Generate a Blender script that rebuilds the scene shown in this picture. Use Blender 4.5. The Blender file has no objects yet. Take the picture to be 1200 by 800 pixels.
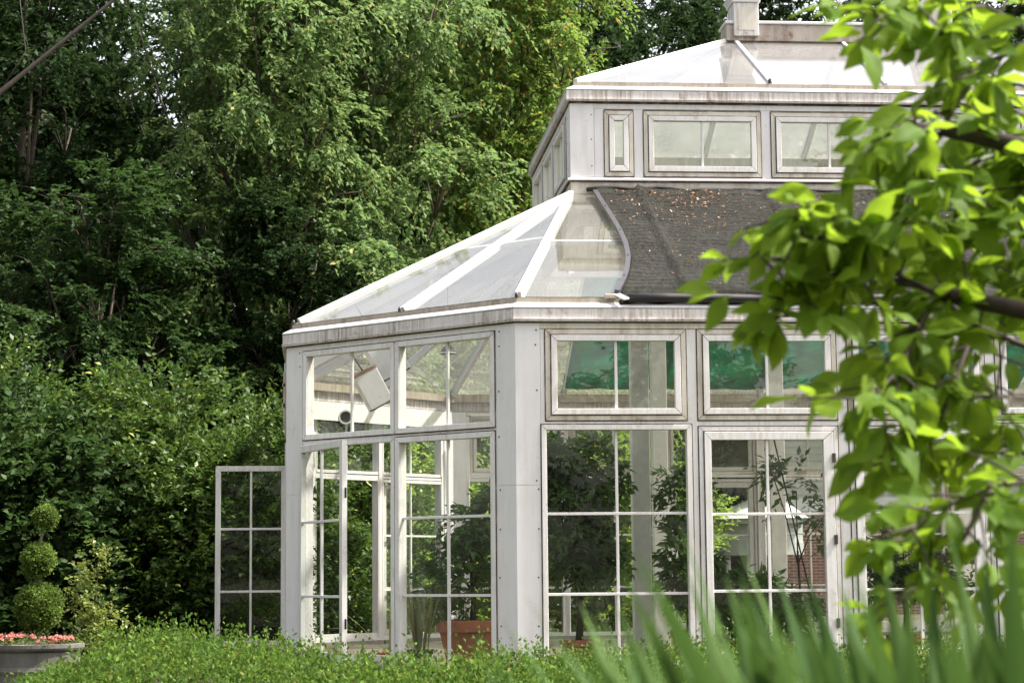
import bpy, bmesh, math, random
import numpy as np
from mathutils import Vector, Matrix
random.seed(7)
R = math.radians
sc = bpy.context.scene
COL = sc.collection
S2 = math.sqrt(.5)

# ------------------------------------------------------------------ camera
F, HEAD, PITCH, ROLL = 2400.0, R(84.88), R(6.51), R(-.52)
CAM = Vector((-1.7427, -19.1207, .82))
fwd = Vector((math.cos(HEAD)*math.cos(PITCH), math.sin(HEAD)*math.cos(PITCH), math.sin(PITCH)))
rt0 = Vector((math.sin(HEAD), -math.cos(HEAD), 0)); up0 = rt0.cross(fwd)
rt = rt0*math.cos(ROLL)+up0*math.sin(ROLL); up = up0*math.cos(ROLL)-rt0*math.sin(ROLL)
def at(px, py, D):
    """point at horizontal distance D from the viewpoint, seen at px, py of the 1200x800 photograph"""
    d = rt*(px-600)-up*(py-400)+fwd*F
    return CAM+d*(D/math.hypot(d.x, d.y))
cd = bpy.data.cameras.new('camera'); cam = bpy.data.objects.new('camera', cd); COL.objects.link(cam)
cam.matrix_world = Matrix(((rt.x, up.x, -fwd.x, CAM.x), (rt.y, up.y, -fwd.y, CAM.y), (rt.z, up.z, -fwd.z, CAM.z), (0, 0, 0, 1)))
cd.sensor_width = 36; cd.lens = 36*F/1200; cd.clip_end = 2000; cd.clip_start = .1
cd.dof.use_dof = True; cd.dof.focus_distance = 20.0; cd.dof.aperture_fstop = 5.6
sc.camera = cam

# ------------------------------------------------------------------ world, sun
SUN_EL, SUN_AZ = R(54), R(-5)       # azimuth measured from +X towards +Y
w = bpy.data.worlds.new('World'); sc.world = w; w.use_nodes = True
nt = w.node_tree; bg = nt.nodes['Background']
sky = nt.nodes.new('ShaderNodeTexSky'); sky.sky_type = 'NISHITA'; sky.sun_disc = False
sky.sun_elevation = SUN_EL; sky.sun_rotation = math.pi/2-SUN_AZ
sky.air_density = 1.0; sky.dust_density = 4.0; sky.ozone_density = .8
hs = nt.nodes.new('ShaderNodeHueSaturation'); hs.inputs['Saturation'].default_value = .42      # hazy summer sky
wm = nt.nodes.new('ShaderNodeMix'); wm.data_type = 'RGBA'; wm.blend_type = 'MULTIPLY'; wm.inputs[0].default_value = 1; wm.inputs[7].default_value = (1.05, 1.0, .955, 1)
nt.links.new(sky.outputs[0], hs.inputs['Color']); nt.links.new(hs.outputs[0], wm.inputs[6]); nt.links.new(wm.outputs[2], bg.inputs[0]); bg.inputs[1].default_value = .135
sd = bpy.data.lights.new('sun', 'SUN'); sd.energy = 4.0; sd.angle = R(2.0); sd.color = (1, .95, .86)
so = bpy.data.objects.new('sun', sd); COL.objects.link(so)
sv = Vector((math.cos(SUN_AZ)*math.cos(SUN_EL), math.sin(SUN_AZ)*math.cos(SUN_EL), math.sin(SUN_EL)))
so.rotation_euler = sv.to_track_quat('Z', 'Y').to_euler(); so.location = (30, 10, 30)
sc.view_settings.view_transform = 'Standard'; sc.view_settings.look = 'None'
sc.view_settings.exposure = 1.68; sc.view_settings.gamma = 1
cy = sc.cycles
cy.max_bounces = 8; cy.diffuse_bounces = 2; cy.glossy_bounces = 2; cy.transmission_bounces = 5
cy.transparent_max_bounces = 28; cy.caustics_reflective = False; cy.caustics_refractive = False
cy.sample_clamp_indirect = 4

# ------------------------------------------------------------------ materials
class NM:
    def __init__(s, name):
        s.m = bpy.data.materials.new(name); s.m.use_nodes = True
        s.t = s.m.node_tree; s.t.nodes.clear()
        s.out = s.n('ShaderNodeOutputMaterial'); s.tc = s.n('ShaderNodeTexCoord')
    def n(s, typ, **kw):
        x = s.t.nodes.new(typ)
        for k, v in kw.items():
            if k.startswith('i_'):
                key = k[2:]; key = int(key) if key.isdigit() else key.replace('_', ' ')
                x.inputs[key].default_value = v
            else: setattr(x, k, v)
        return x
    def l(s, a, b): s.t.links.new(a, b)
    def noise(s, scale, detail=3, rough=.55, sx=1, sy=1, sz=1, dist=0):
        mp = s.n('ShaderNodeMapping'); mp.inputs['Scale'].default_value = (sx, sy, sz)
        s.l(s.tc.outputs['Object'], mp.inputs[0])
        x = s.n('ShaderNodeTexNoise', i_Scale=scale, i_Detail=detail, i_Roughness=rough, i_Distortion=dist)
        s.l(mp.outputs[0], x.inputs['Vector']); return x.outputs['Fac']
    def ramp(s, src, stops):
        r = s.n('ShaderNodeValToRGB'); e = r.color_ramp.elements
        while len(e) < len(stops): e.new(.5)
        for i, (p, c) in enumerate(stops):
            e[i].position = p
            e[i].color = (c, c, c, 1) if isinstance(c, (int, float)) else (*c, 1)
        s.l(src, r.inputs[0]); return r.outputs[0]
    def mix(s, fac, a, b):
        x = s.n('ShaderNodeMix', data_type='RGBA')
        for sock, v in ((x.inputs[0], fac), (x.inputs[6], a), (x.inputs[7], b)):
            if hasattr(v, 'is_output'): s.l(v, sock)
            elif isinstance(v, (int, float)): sock.default_value = v
            else: sock.default_value = (*v, 1)
        return x.outputs[2]
    def math(s, op, a, b=0.0):
        x = s.n('ShaderNodeMath', operation=op)
        for i, v in enumerate((a, b)):
            if hasattr(v, 'is_output'): s.l(v, x.inputs[i])
            else: x.inputs[i].default_value = v
        return x.outputs[0]
    def bsdf(s, base, rough=.5, bump=None, bs=.3, bd=.01, **kw):
        p = s.n('ShaderNodeBsdfPrincipled')
        if hasattr(base, 'is_output'): s.l(base, p.inputs['Base Color'])
        else: p.inputs['Base Color'].default_value = (*base, 1)
        if hasattr(rough, 'is_output'): s.l(rough, p.inputs['Roughness'])
        else: p.inputs['Roughness'].default_value = rough
        for k, v in kw.items(): p.inputs[k.replace('_', ' ')].default_value = v
        if bump is not None:
            b = s.n('ShaderNodeBump', i_Strength=bs, i_Distance=bd); s.l(bump, b.inputs['Height']); s.l(b.outputs[0], p.inputs['Normal'])
        return p.outputs[0]
    def done(s, sh): s.l(sh, s.out.inputs[0]); return s.m

def paint(name, base, grime, amt, rust=0.0, streak=26, spec=.0):
    m = NM(name)
    st = m.noise(1, 4, .6, streak, streak, 1.6)
    bl = m.noise(2.3, 5, .6)
    fine = m.noise(60, 3, .7)
    a = m.math('MULTIPLY', m.ramp(st, [(.38, 0), (.66, 1)]), m.ramp(bl, [(.38, .15), (.66, 1)]))
    c = m.mix(m.math('MULTIPLY', a, amt), base, grime)
    c = m.mix(m.math('MULTIPLY', m.ramp(fine, [(.5, 0), (.75, 1)]), .22*amt+.05), c, tuple(g*.7 for g in grime))
    pe = m.math('MULTIPLY', m.ramp(m.noise(22, 5, .75, 1, 1, .6), [(.62, 0), (.66, 1)]), m.ramp(m.noise(1.7, 3), [(.48, 0), (.6, 1)]))
    c = m.mix(m.math('MULTIPLY', pe, .45), c, (.33, .30, .26))
    if rust:
        rm = m.math('MULTIPLY', m.ramp(m.noise(7, 6, .7), [(.56, 0), (.66, 1)]), m.ramp(m.noise(1.1, 2), [(.45, 0), (.6, 1)]))
        c = m.mix(m.math('MULTIPLY', rm, rust), c, (.17, .075, .04))
    return m.done(m.bsdf(c, .42, m.noise(40, 4), .12, .004))
M = {}
M['paint'] = paint('white_paint', (.76, .745, .73), (.34, .28, .20), .5, .25)
M['panel'] = paint('white_panel', (.75, .735, .735), (.40, .36, .32), .32, .12, 14)
M['fascia'] = paint('streaked_paint', (.70, .67, .655), (.19, .115, .05), 1.0, .7, 34)
M['aged'] = paint('aged_paint', (.66, .62, .54), (.27, .21, .11), .85, .45, 12)
M['clean'] = paint('clean_white_bar', (.68, .665, .675), (.5, .46, .42), .2)
def seal_shade_mat():
    m = NM('perished_seal_and_shade'); c = m.mix(m.ramp(m.noise(5, 5, .7), [(.5, 0), (.72, 1)]), (.065, .035, .025), (.36, .29, .23))
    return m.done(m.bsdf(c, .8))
M['seal'] = seal_shade_mat()  # perished joints, also the painted shade lines under the fascias
M['base'] = paint('weathered_channel', (.40, .35, .28), (.12, .08, .05), .85, .5, 20)
M['rust'] = paint('rusty_channel', (.52, .46, .40), (.16, .08, .045), .95, .9, 9)
def plain(name, col, rough=.5, var=.25, sc_=12, **kw):
    m = NM(name); c = m.mix(m.ramp(m.noise(sc_, 4), [(.35, 0), (.7, 1)]), col, tuple(x*(1-var) for x in col))
    return m.done(m.bsdf(c, rough, m.noise(sc_*3, 3), .2, .004, **kw))
M['trim'] = plain('house_trim', (.52, .52, .50), .6, .12)
M['dark'] = plain('dark_metal', (.02, .018, .018), .5)
M['brass'] = plain('hinge_metal', (.09, .07, .055), .4, Metallic=.6)
M['lilac'] = plain('anodised_strip', (.055, .052, .06), .35, .2, 20)
M['interior'] = plain('interior_white', (.74, .74, .69), .6, .12)
M['concrete'] = plain('concrete', (.30, .28, .25), .9, .3)
M['soil'] = plain('soil', (.05, .035, .022), .95, .5)
M['bark'] = plain('bark', (.10, .075, .055), .9, .55, 9)
M['barkdark'] = plain('dark_bark', (.045, .035, .028), .9, .5, 9)
M['twig'] = plain('twig_bark', (.05, .034, .024), .8, .4, 40)
M['red'] = plain('red_plastic', (.42, .05, .03), .4)
M['cardboard'] = plain('brown_rail', (.32, .2, .13), .7)
def terracotta():
    m = NM('terracotta'); c = m.mix(m.ramp(m.noise(5, 5), [(.35, 0), (.7, 1)]), (.42, .14, .07), (.25, .12, .08))
    return m.done(m.bsdf(c, .85, m.noise(30), .3, .01))
M['terra'] = terracotta()
def zinc():
    m = NM('weathered_planter'); c = m.mix(m.ramp(m.noise(4, 5, .6, 1, 1, .4), [(.35, 0), (.7, 1)]), (.17, .16, .15), (.06, .054, .05))
    return m.done(m.bsdf(c, .6, m.noise(30), .3, .006, Metallic=.2))
M['zinc'] = zinc()
def glass(name, r0, tint, haze, hazecol, hz_scale=1.5, rough=.0):
    m = NM(name)
    tr = m.n('ShaderNodeBsdfTransparent'); tr.inputs[0].default_value = (*tint, 1)
    gl = m.n('ShaderNodeBsdfGlossy'); gl.inputs['Roughness'].default_value = rough
    df = m.n('ShaderNodeBsdfDiffuse'); df.inputs[0].default_value = (*hazecol, 1)
    tl = m.n('ShaderNodeBsdfTranslucent'); tl.inputs[0].default_value = (*hazecol, 1)
    hx = m.n('ShaderNodeMixShader', i_0=.5); m.l(df.outputs[0], hx.inputs[1]); m.l(tl.outputs[0], hx.inputs[2]); df = hx
    lw = m.n('ShaderNodeLayerWeight', i_Blend=.5)
    f5 = m.math('POWER', lw.outputs['Facing'], 4.3)
    fr = m.math('ADD', m.math('MULTIPLY', f5, 1-r0), r0)
    hz = m.math('MULTIPLY', m.ramp(m.noise(hz_scale, 5, .65, 1, 1, .5), [(.3, .45), (.7, 1)]), haze)
    a = m.n('ShaderNodeMixShader'); m.l(hz, a.inputs[0]); m.l(tr.outputs[0], a.inputs[1]); m.l(df.outputs[0], a.inputs[2])
    b = m.n('ShaderNodeMixShader'); m.l(fr, b.inputs[0]); m.l(a.outputs[0], b.inputs[1]); m.l(gl.outputs[0], b.inputs[2])
    nb = m.n('ShaderNodeBump', i_Strength=.06, i_Distance=.02); m.l(m.noise(1.3, 2), nb.inputs['Height']); m.l(nb.outputs[0], gl.inputs['Normal'])
    return m.done(b.outputs[0])
M['glass'] = glass('window_glass', .045, (.93, .96, .93), .016, (.6, .62, .55))
M['glassup'] = glass('upper_window_glass', .09, (.9, .93, .88), .20, (.5, .52, .42), 3)
M['glasscl'] = glass('clerestory_glass', .12, (.9, .95, .84), .36, (.46, .52, .33), 3)
M['glassroof'] = glass('roof_glass', .15, (.93, .95, .93), .36, (.50, .49, .43), 1.2, .03)
M['glassridge'] = glass('upper_roof_glass', .22, (.9, .92, .9), .85, (.47, .465, .47), 1.0, .05)
def leafmat(name, c1, c2, trans=.35, tcol=None, rough=.45, pscale=.5, spec=.4, tip=None):
    m = NM(name)
    g = m.n('ShaderNodeNewGeometry')
    rnd = g.outputs['Random Per Island']
    c = m.mix(rnd, c1, c2)
    c = m.mix(m.ramp(m.noise(pscale, 2), [(.4, 0), (.62, 1)]), c, tuple((a*.8+b*.2)*f for a, b, f in zip(c1, c2, (.72, .78, .75))))
    if tip: c = m.mix(m.ramp(rnd, [(.93, 0), (.96, 1)]), c, tip)
    p = m.n('ShaderNodeBsdfPrincipled'); m.l(c, p.inputs['Base Color']); p.inputs['Roughness'].default_value = rough
    p.inputs['Specular IOR Level'].default_value = spec
    t = m.n('ShaderNodeBsdfTranslucent')
    tm = m.mix(.5, c, tcol or tuple(min(1, x*1.7) for x in c2)); m.l(tm, t.inputs[0])
    x = m.n('ShaderNodeMixShader', i_0=trans); m.l(p.outputs[0], x.inputs[1]); m.l(t.outputs[0], x.inputs[2])
    return m.done(x.outputs[0])
L = {}
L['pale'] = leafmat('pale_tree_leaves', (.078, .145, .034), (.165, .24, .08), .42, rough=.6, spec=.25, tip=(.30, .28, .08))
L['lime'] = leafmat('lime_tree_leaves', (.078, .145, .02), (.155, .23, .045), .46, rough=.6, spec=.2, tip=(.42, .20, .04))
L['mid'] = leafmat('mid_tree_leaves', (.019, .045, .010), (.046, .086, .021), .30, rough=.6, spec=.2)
L['dark'] = leafmat('shaded_tree_leaves', (.010, .025, .007), (.029, .056, .015), .27, rough=.65, spec=.12)  # shade of the wood put into a lower leaf colour
L['shrub'] = leafmat('laurel_leaves', (.026, .066, .010), (.088, .145, .026), .26, rough=.5, spec=.3, tip=(.22, .26, .05))
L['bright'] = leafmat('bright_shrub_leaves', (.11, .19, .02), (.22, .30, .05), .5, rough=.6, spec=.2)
L['gold'] = leafmat('golden_leaves', (.09, .13, .02), (.19, .22, .045), .35)
L['box'] = leafmat('boxwood_leaves', (.024, .064, .010), (.125, .205, .027), .28, rough=.65, pscale=3, spec=.12, tip=(.15, .15, .04))
L['topiary'] = leafmat('topiary_leaves', (.05, .095, .014), (.14, .20, .035), .3, rough=.6, spec=.15, pscale=6)
L['citrus'] = leafmat('citrus_leaves', (.035, .09, .018), (.12, .21, .05), .4, rough=.38, pscale=3)
L['fore'] = leafmat('broad_leaves', (.09, .175, .014), (.22, .33, .035), .58, (.36, .52, .03), .6, 2.0, .18)
L['blade'] = leafmat('sword_leaves', (.026, .062, .013), (.062, .115, .024), .25, None, .6, 1.5, .12)
L['snake'] = leafmat('variegated_leaves', (.06, .09, .03), (.28, .27, .10), .25)
L['straw'] = leafmat('straw_leaves', (.35, .26, .10), (.42, .33, .14), .3)
L['flower'] = leafmat('pink_petals', (.50, .14, .12), (.68, .34, .28), .35)
L['thyme'] = leafmat('pale_herb_leaves', (.14, .18, .06), (.26, .28, .12), .3)
def clothmat():
    m = NM('knitted_shade_cloth')
    w1 = m.noise(1, 1, .5, 260, 30, 30)
    blot = m.noise(2.2, 6, .7); fine = m.noise(55, 4, .8)
    c = m.mix(m.ramp(blot, [(.35, 0), (.7, 1)]), (.014, .015, .014), (.036, .036, .032))
    c = m.mix(m.math('MULTIPLY', m.ramp(fine, [(.55, 0), (.7, 1)]), .4), c, (.18, .155, .12))
    wv = m.n('ShaderNodeTexWave', wave_type='BANDS', bands_direction='Y', i_Scale=3.6, i_Distortion=1.6, i_Detail=2.0)
    m.l(m.tc.outputs['Object'], wv.inputs['Vector'])
    c = m.mix(m.math('MULTIPLY', wv.outputs['Fac'], .75), c, (.008, .008, .007))
    c = m.mix(m.math('MULTIPLY', m.ramp(m.noise(1, 2, .7, 34, 13, 13), [(.42, 0), (.66, 1)]), .30), c, (.075, .072, .064))
    p = m.bsdf(c, .95, w1, .3, .006, Specular_IOR_Level=.1)
    tr = m.n('ShaderNodeBsdfTransparent')
    x = m.n('ShaderNodeMixShader', i_0=.2); m.l(p, x.inputs[1]); m.l(tr.outputs[0], x.inputs[2])
    return m.done(x.outputs[0])
M['cloth'] = clothmat()
def greencloth():
    m = NM('green_shade_cloth')
    c = m.mix(m.ramp(m.noise(3, 6, .7), [(.35, 0), (.65, 1)]), (.012, .13, .08), (.03, .36, .24))
    c = m.mix(m.math('MULTIPLY', m.ramp(m.noise(1.6, 6, .75), [(.48, 0), (.62, 1)]), .6), c, (.12, .22, .07))
    d = m.n('ShaderNodeBsdfDiffuse'); m.l(c, d.inputs[0]); t = m.n('ShaderNodeBsdfTranslucent'); m.l(c, t.inputs[0])
    x = m.n('ShaderNodeMixShader', i_0=.7); m.l(d.outputs[0], x.inputs[1]); m.l(t.outputs[0], x.inputs[2])
    return m.done(x.outputs[0])
M['green'] = greencloth()
def brick():
    m = NM('red_brick'); b = m.n('ShaderNodeTexBrick'); mp = m.n('ShaderNodeMapping'); mp.inputs['Rotation'].default_value = (R(90), 0, 0)
    m.l(m.tc.outputs['Object'], mp.inputs[0]); m.l(mp.outputs[0], b.inputs['Vector'])
    b.inputs['Color1'].default_value = (.22, .085, .06, 1); b.inputs['Color2'].default_value = (.15, .06, .045, 1); b.inputs['Mortar'].default_value = (.32, .29, .26, 1)
    b.inputs['Scale'].default_value = 1; b.inputs['Brick Width'].default_value = .22; b.inputs['Row Height'].default_value = .075; b.inputs['Mortar Size'].default_value = .008
    return m.done(m.bsdf(b.outputs[0], .9))
M['brick'] = brick()
def ground():
    m = NM('garden_ground'); c = m.mix(m.ramp(m.noise(.5, 5), [(.4, 0), (.6, 1)]), (.05, .065, .025), (.075, .055, .035))
    c = m.mix(m.ramp(m.noise(14, 5), [(.4, 0), (.7, 1)]), c, (.03, .035, .015))
    return m.done(m.bsdf(c, .95, m.noise(20, 5), .6, .03))
M['ground'] = ground()
def floorm():
    m = NM('greenhouse_floor'); c = m.mix(m.ramp(m.noise(3, 5), [(.4, 0), (.6, 1)]), (.36, .31, .25), (.24, .20, .16))
    return m.done(m.bsdf(c, .9, m.noise(30, 4), .4, .01))
M['floor'] = floorm()

# ------------------------------------------------------------------ mesh building
def tag(o, label=None, cat=None, group=None, kind=None):
    if label: o['label'] = label
    if cat: o['category'] = cat
    if group: o['group'] = group
    if kind: o['kind'] = kind
    return o
def empty(name, loc, label, cat, group=None, rz=0.0):
    o = bpy.data.objects.new(name, None); COL.objects.link(o); o.location = loc; o.rotation_euler.z = rz
    o.empty_display_size = .2
    return tag(o, label, cat, group)
class MB:
    def __init__(s): s.v = []; s.f = []; s.mi = []
    def add(s, vs, fs, mi=0):
        b = len(s.v); s.v += [tuple(v) for v in vs]
        for f in fs: s.f.append([b+i for i in f]); s.mi.append(mi)
    def prism(s, lo, hi, mi=0):
        n = len(lo); s.add(list(lo)+list(hi), [list(range(n))[::-1], list(range(n, 2*n))]+[[i, (i+1) % n, n+(i+1) % n, n+i] for i in range(n)], mi)
    def box(s, x0, x1, y0, y1, z0, z1, mi=0):
        s.prism([(x0, y0, z0), (x1, y0, z0), (x1, y1, z0), (x0, y1, z0)], [(x0, y0, z1), (x1, y0, z1), (x1, y1, z1), (x0, y1, z1)], mi)
    def bar(s, a, b, wd, up_, h0, h1, mi=0):
        """bar from a to b, width wd across, from h0 to h1 along up_"""
        a, b, u = Vector(a), Vector(b), Vector(up_); t = (b-a).normalized(); sd_ = t.cross(u).normalized(); u = sd_.cross(t).normalized()
        q = [sd_*(-wd/2)+u*h0, sd_*(wd/2)+u*h0, sd_*(wd/2)+u*h1, sd_*(-wd/2)+u*h1]
        s.prism([a+k for k in q], [b+k for k in q], mi)
    def tube(s, pts, rads, n=8, mi=0, cap=True):
        pts = [Vector(p) for p in pts]; b = len(s.v); ref = Vector((.3, .9, .2))
        for i, p in enumerate(pts):
            t = (pts[min(i+1, len(pts)-1)]-pts[max(i-1, 0)]).normalized()
            a = t.cross(ref).normalized(); c = t.cross(a)
            for k in range(n):
                an = 2*math.pi*k/n; s.v.append(tuple(p+(a*math.cos(an)+c*math.sin(an))*rads[i]))
        for i in range(len(pts)-1):
            for k in range(n):
                s.f.append([b+i*n+k, b+i*n+(k+1) % n, b+(i+1)*n+(k+1) % n, b+(i+1)*n+k]); s.mi.append(mi)
        if cap:
            s.f.append([b+k for k in range(n)][::-1]); s.mi.append(mi)
            e = b+(len(pts)-1)*n; s.f.append([e+k for k in range(n)]); s.mi.append(mi)
    def lathe(s, c, prof, n=40, mi=0):
        """prof: list of (radius, z) from outside bottom over the rim to the inside bottom; closed solid"""
        b = len(s.v)
        for r, z in prof:
            for k in range(n):
                a = 2*math.pi*k/n; s.v.append((c[0]+r*math.cos(a), c[1]+r*math.sin(a), c[2]+z))
        for i in range(len(prof)-1):
            for k in range(n):
                s.f.append([b+i*n+k, b+i*n+(k+1) % n, b+(i+1)*n+(k+1) % n, b+(i+1)*n+k]); s.mi.append(mi)
        s.f.append([b+k for k in range(n)][::-1]); s.mi.append(mi)
        e = b+(len(prof)-1)*n; s.f.append([e+k for k in range(n)]); s.mi.append(mi)
    def build(s, name, mats, parent=None, smooth=False, recalc=True, bev=0):
        me = bpy.data.meshes.new(name); me.from_pydata(s.v, [], s.f)
        if not isinstance(mats, (list, tuple)): mats = [mats]
        for m_ in mats: me.materials.append(m_)
        me.polygons.foreach_set('material_index', s.mi)
        if recalc or bev:
            bm = bmesh.new(); bm.from_mesh(me); bmesh.ops.recalc_face_normals(bm, faces=bm.faces[:])
            if bev: bmesh.ops.bevel(bm, geom=bm.edges[:], offset=bev, segments=1, affect='EDGES', clamp_overlap=True)
            bm.to_mesh(me); bm.free()
        if smooth: me.polygons.foreach_set('use_smooth', [True]*len(me.polygons))
        me.update()
        o = bpy.data.objects.new(name, me); COL.objects.link(o)
        if parent is not None: attach(o, parent)
        return o
def attach(o, parent):
    o.parent = parent
    w_ = Matrix.Identity(4); p = parent
    chain = []
    while p is not None: chain.append(p); p = p.parent
    for p in reversed(chain): w_ = w_ @ p.matrix_parent_inverse @ Matrix.LocRotScale(p.location, p.rotation_euler, p.scale)
    o.matrix_parent_inverse = w_.inverted()
def np_mesh(name, V, Q, mat_, parent=None, local=False, smooth=False):
    me = bpy.data.meshes.new(name); V = np.asarray(V, np.float32); Q = np.asarray(Q, np.int32)
    me.vertices.add(len(V)); me.vertices.foreach_set('co', V.ravel())
    me.loops.add(Q.size); me.loops.foreach_set('vertex_index', Q.ravel())
    me.polygons.add(len(Q)); me.polygons.foreach_set('loop_start', np.arange(0, Q.size, Q.shape[1], dtype=np.int32))
    me.update(calc_edges=True); me.validate()
    if smooth: me.polygons.foreach_set('use_smooth', [True]*len(me.polygons))
    me.materials.append(mat_)
    o = bpy.data.objects.new(name, me); COL.objects.link(o)
    if parent is not None:
        if local: o.parent = parent
        else: attach(o, parent)
    return o

# ------------------------------------------------------------------ leaves
rng = np.random.default_rng(11)
def unit(a): return a/np.maximum(np.linalg.norm(a, axis=-1, keepdims=True), 1e-9)
def rdir(n): return unit(rng.normal(size=(n, 3)))
def leaf_quads(P, D, Nn, ln, wd, fold=.18):
    """rhombic folded leaf: base P, direction D, normal N; arrays"""
    n = len(P); ln = np.broadcast_to(ln, (n,))[:, None]; wd = np.broadcast_to(wd, (n,))[:, None]
    D = unit(D); S = unit(np.cross(D, Nn)); U = np.cross(S, D)
    mid = P+D*ln*.45
    V = np.stack([P, mid+S*wd*.5+U*wd*fold, P+D*ln-U*ln*.06, mid-S*wd*.5+U*wd*fold], 1).reshape(-1, 3)
    return V, np.arange(4*n).reshape(n, 4)
def sprays(C_, Dr, length, nleaf, ln, wd, droop=.25, upb=.9, jit=.25):
    """leafy twigs: N twigs with nleaf leaves each -> leaf arrays"""
    N = len(C_); t = np.linspace(.08, 1, nleaf)[None, :, None]
    length = np.broadcast_to(length, (N,))[:, None, None]
    P = C_[:, None]+Dr[:, None]*length*t+np.array([0, 0, -1.])*droop*length*t**2
    side = unit(np.cross(Dr, np.array([0, 0, 1.])+.3*rng.normal(size=(N, 3))))[:, None]*np.where(np.arange(nleaf) % 2, 1, -1)[None, :, None]
    D = Dr[:, None]*.7+side*.8+np.array([0, 0, -1.])*droop*.9+rng.normal(size=(N, nleaf, 3))*jit*1.3
    Nn = np.array([0, 0, 1.])*upb+rng.normal(size=(N, nleaf, 3))*.45
    P = P+rng.normal(size=P.shape)*.012
    s_ = rng.uniform(.65, 1.15, size=(N*nleaf))
    return leaf_quads(P.reshape(-1, 3), D.reshape(-1, 3), Nn.reshape(-1, 3), ln*s_, wd*s_)
def merge(lst):
    Vs, Qs, b = [], [], 0
    for V, Q in lst: Vs.append(V); Qs.append(Q+b); b += len(V)
    return np.concatenate(Vs), np.concatenate(Qs)
def lobe_points(c, r, n, shell=.55):
    d = rdir(n); rad = rng.uniform(shell**3, 1, n)**(1/3)
    r = np.asarray(r); bump = 1+.18*np.sin(d[:, :1]*5+c[0]*3)*np.cos(d[:, 1:2]*4+c[1])
    return np.asarray(c)+d*r*rad[:, None]*bump, d

# ================================================================== SETTING
g = MB(); g.add([(-400, -400, -.2), (400, -400, -.2), (400, 400, -.2), (-400, 400, -.2)], [[0, 1, 2, 3]])
tag(g.build('ground', M['ground'], recalc=False), kind='structure')

# ================================================================== GREENHOUSE
GH = empty('greenhouse', (4.58, 5.35, -.2), 'old white framed glass greenhouse with canted corners and a raised clerestory', 'greenhouse')
OCT = [(0, 0), (9.16, 0), (11.35, 2.19), (11.35, 8.51), (9.16, 10.7), (0, 10.7), (-2.19, 8.51), (-2.19, 2.19)]
CLE = [(.93, 3.2), (8.23, 3.2), (8.23, 7.5), (.93, 7.5)]
def offset(poly, d):
    n = len(poly); out = []
    for i in range(n):
        p0, p1, p2 = Vector(poly[i-1]), Vector(poly[i]), Vector(poly[(i+1) % n])
        t1 = (p1-p0).normalized(); t2 = (p2-p1).normalized(); n1 = Vector((t1.y, -t1.x)); n2 = Vector((t2.y, -t2.x))
        b = (n1+n2).normalized(); out.append(p1+b*(d/b.dot(n1)))
    return out
class Wall:
    def __init__(s, a, b):
        s.O = Vector(a).to_2d(); d = Vector(b).to_2d()-s.O; s.L = d.length; s.t = d/s.L; s.n = Vector((s.t.y, -s.t.x))
    def P(s, q, z, d): v = s.O+s.t*q+s.n*d; return (v.x, v.y, z)
    def box(s, mb, s0, s1, z0, z1, d0, d1, mi=0):
        mb.prism([s.P(s0, z0, d0), s.P(s1, z0, d0), s.P(s1, z1, d0), s.P(s0, z1, d0)], [s.P(s0, z0, d1), s.P(s1, z0, d1), s.P(s1, z1, d1), s.P(s0, z1, d1)], mi)
    def piece(s, mb, poly, d0, d1, mi=0): mb.prism([s.P(a, z, d0) for a, z in poly], [s.P(a, z, d1) for a, z in poly], mi)
    def ring(s, mb, s0, s1, z0, z1, wl, wr, wb, wt, d0, d1, gp=.005, mi=0):
        s.piece(mb, [(s0, z0+gp), (s0+wl, z0+wb+gp), (s0+wl, z1-wt-gp), (s0, z1-gp)], d0, d1, mi)
        s.piece(mb, [(s1, z0+gp), (s1-wr, z0+wb+gp), (s1-wr, z1-wt-gp), (s1, z1-gp)], d0, d1, mi)
        s.piece(mb, [(s0, z0), (s1, z0), (s1-wr, z0+wb), (s0+wl, z0+wb)], d0, d1, mi)
        s.piece(mb, [(s0, z1), (s1, z1), (s1-wr, z1-wt), (s0+wl, z1-wt)], d0, d1, mi)
        s.box(mb, s0+.012, s0+wl-.006, z0+.012, z1-.012, d0-.01, d0-.001, mi)
        s.box(mb, s1-wr+.006, s1-.012, z0+.012, z1-.012, d0-.01, d0-.001, mi)
    def seal(s, s0, s1, z0, z1, e, d0, d1, parent):
        mb = MB()
        s.box(mb, s0-e, s0, z0-e, z1+e, d0, d1); s.box(mb, s1, s1+e, z0-e, z1+e, d0, d1)
        s.box(mb, s0, s1, z0-e, z0, d0, d1); s.box(mb, s0, s1, z1, z1+e, d0, d1)
        mb.build('seal', M['seal'], parent)
    def pane(s, name, s0, s1, z0, z1, d, m_, parent):
        mb = MB(); mb.add([s.P(s0, z0, d), s.P(s1, z0, d), s.P(s1, z1, d), s.P(s0, z1, d)], [[0, 1, 2, 3]])
        return mb.build(name, m_, parent, recalc=False)
    def muntins(s, mb, s0, s1, z0, z1, cols, zs, d, w_=.026):
        for c in cols: s.box(mb, c-w_/2, c+w_/2, z0, z1, d-.012, d+.016)
        for z in zs: s.box(mb, s0, s1, z-w_/2, z+w_/2, d-.010, d+.019)

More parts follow.
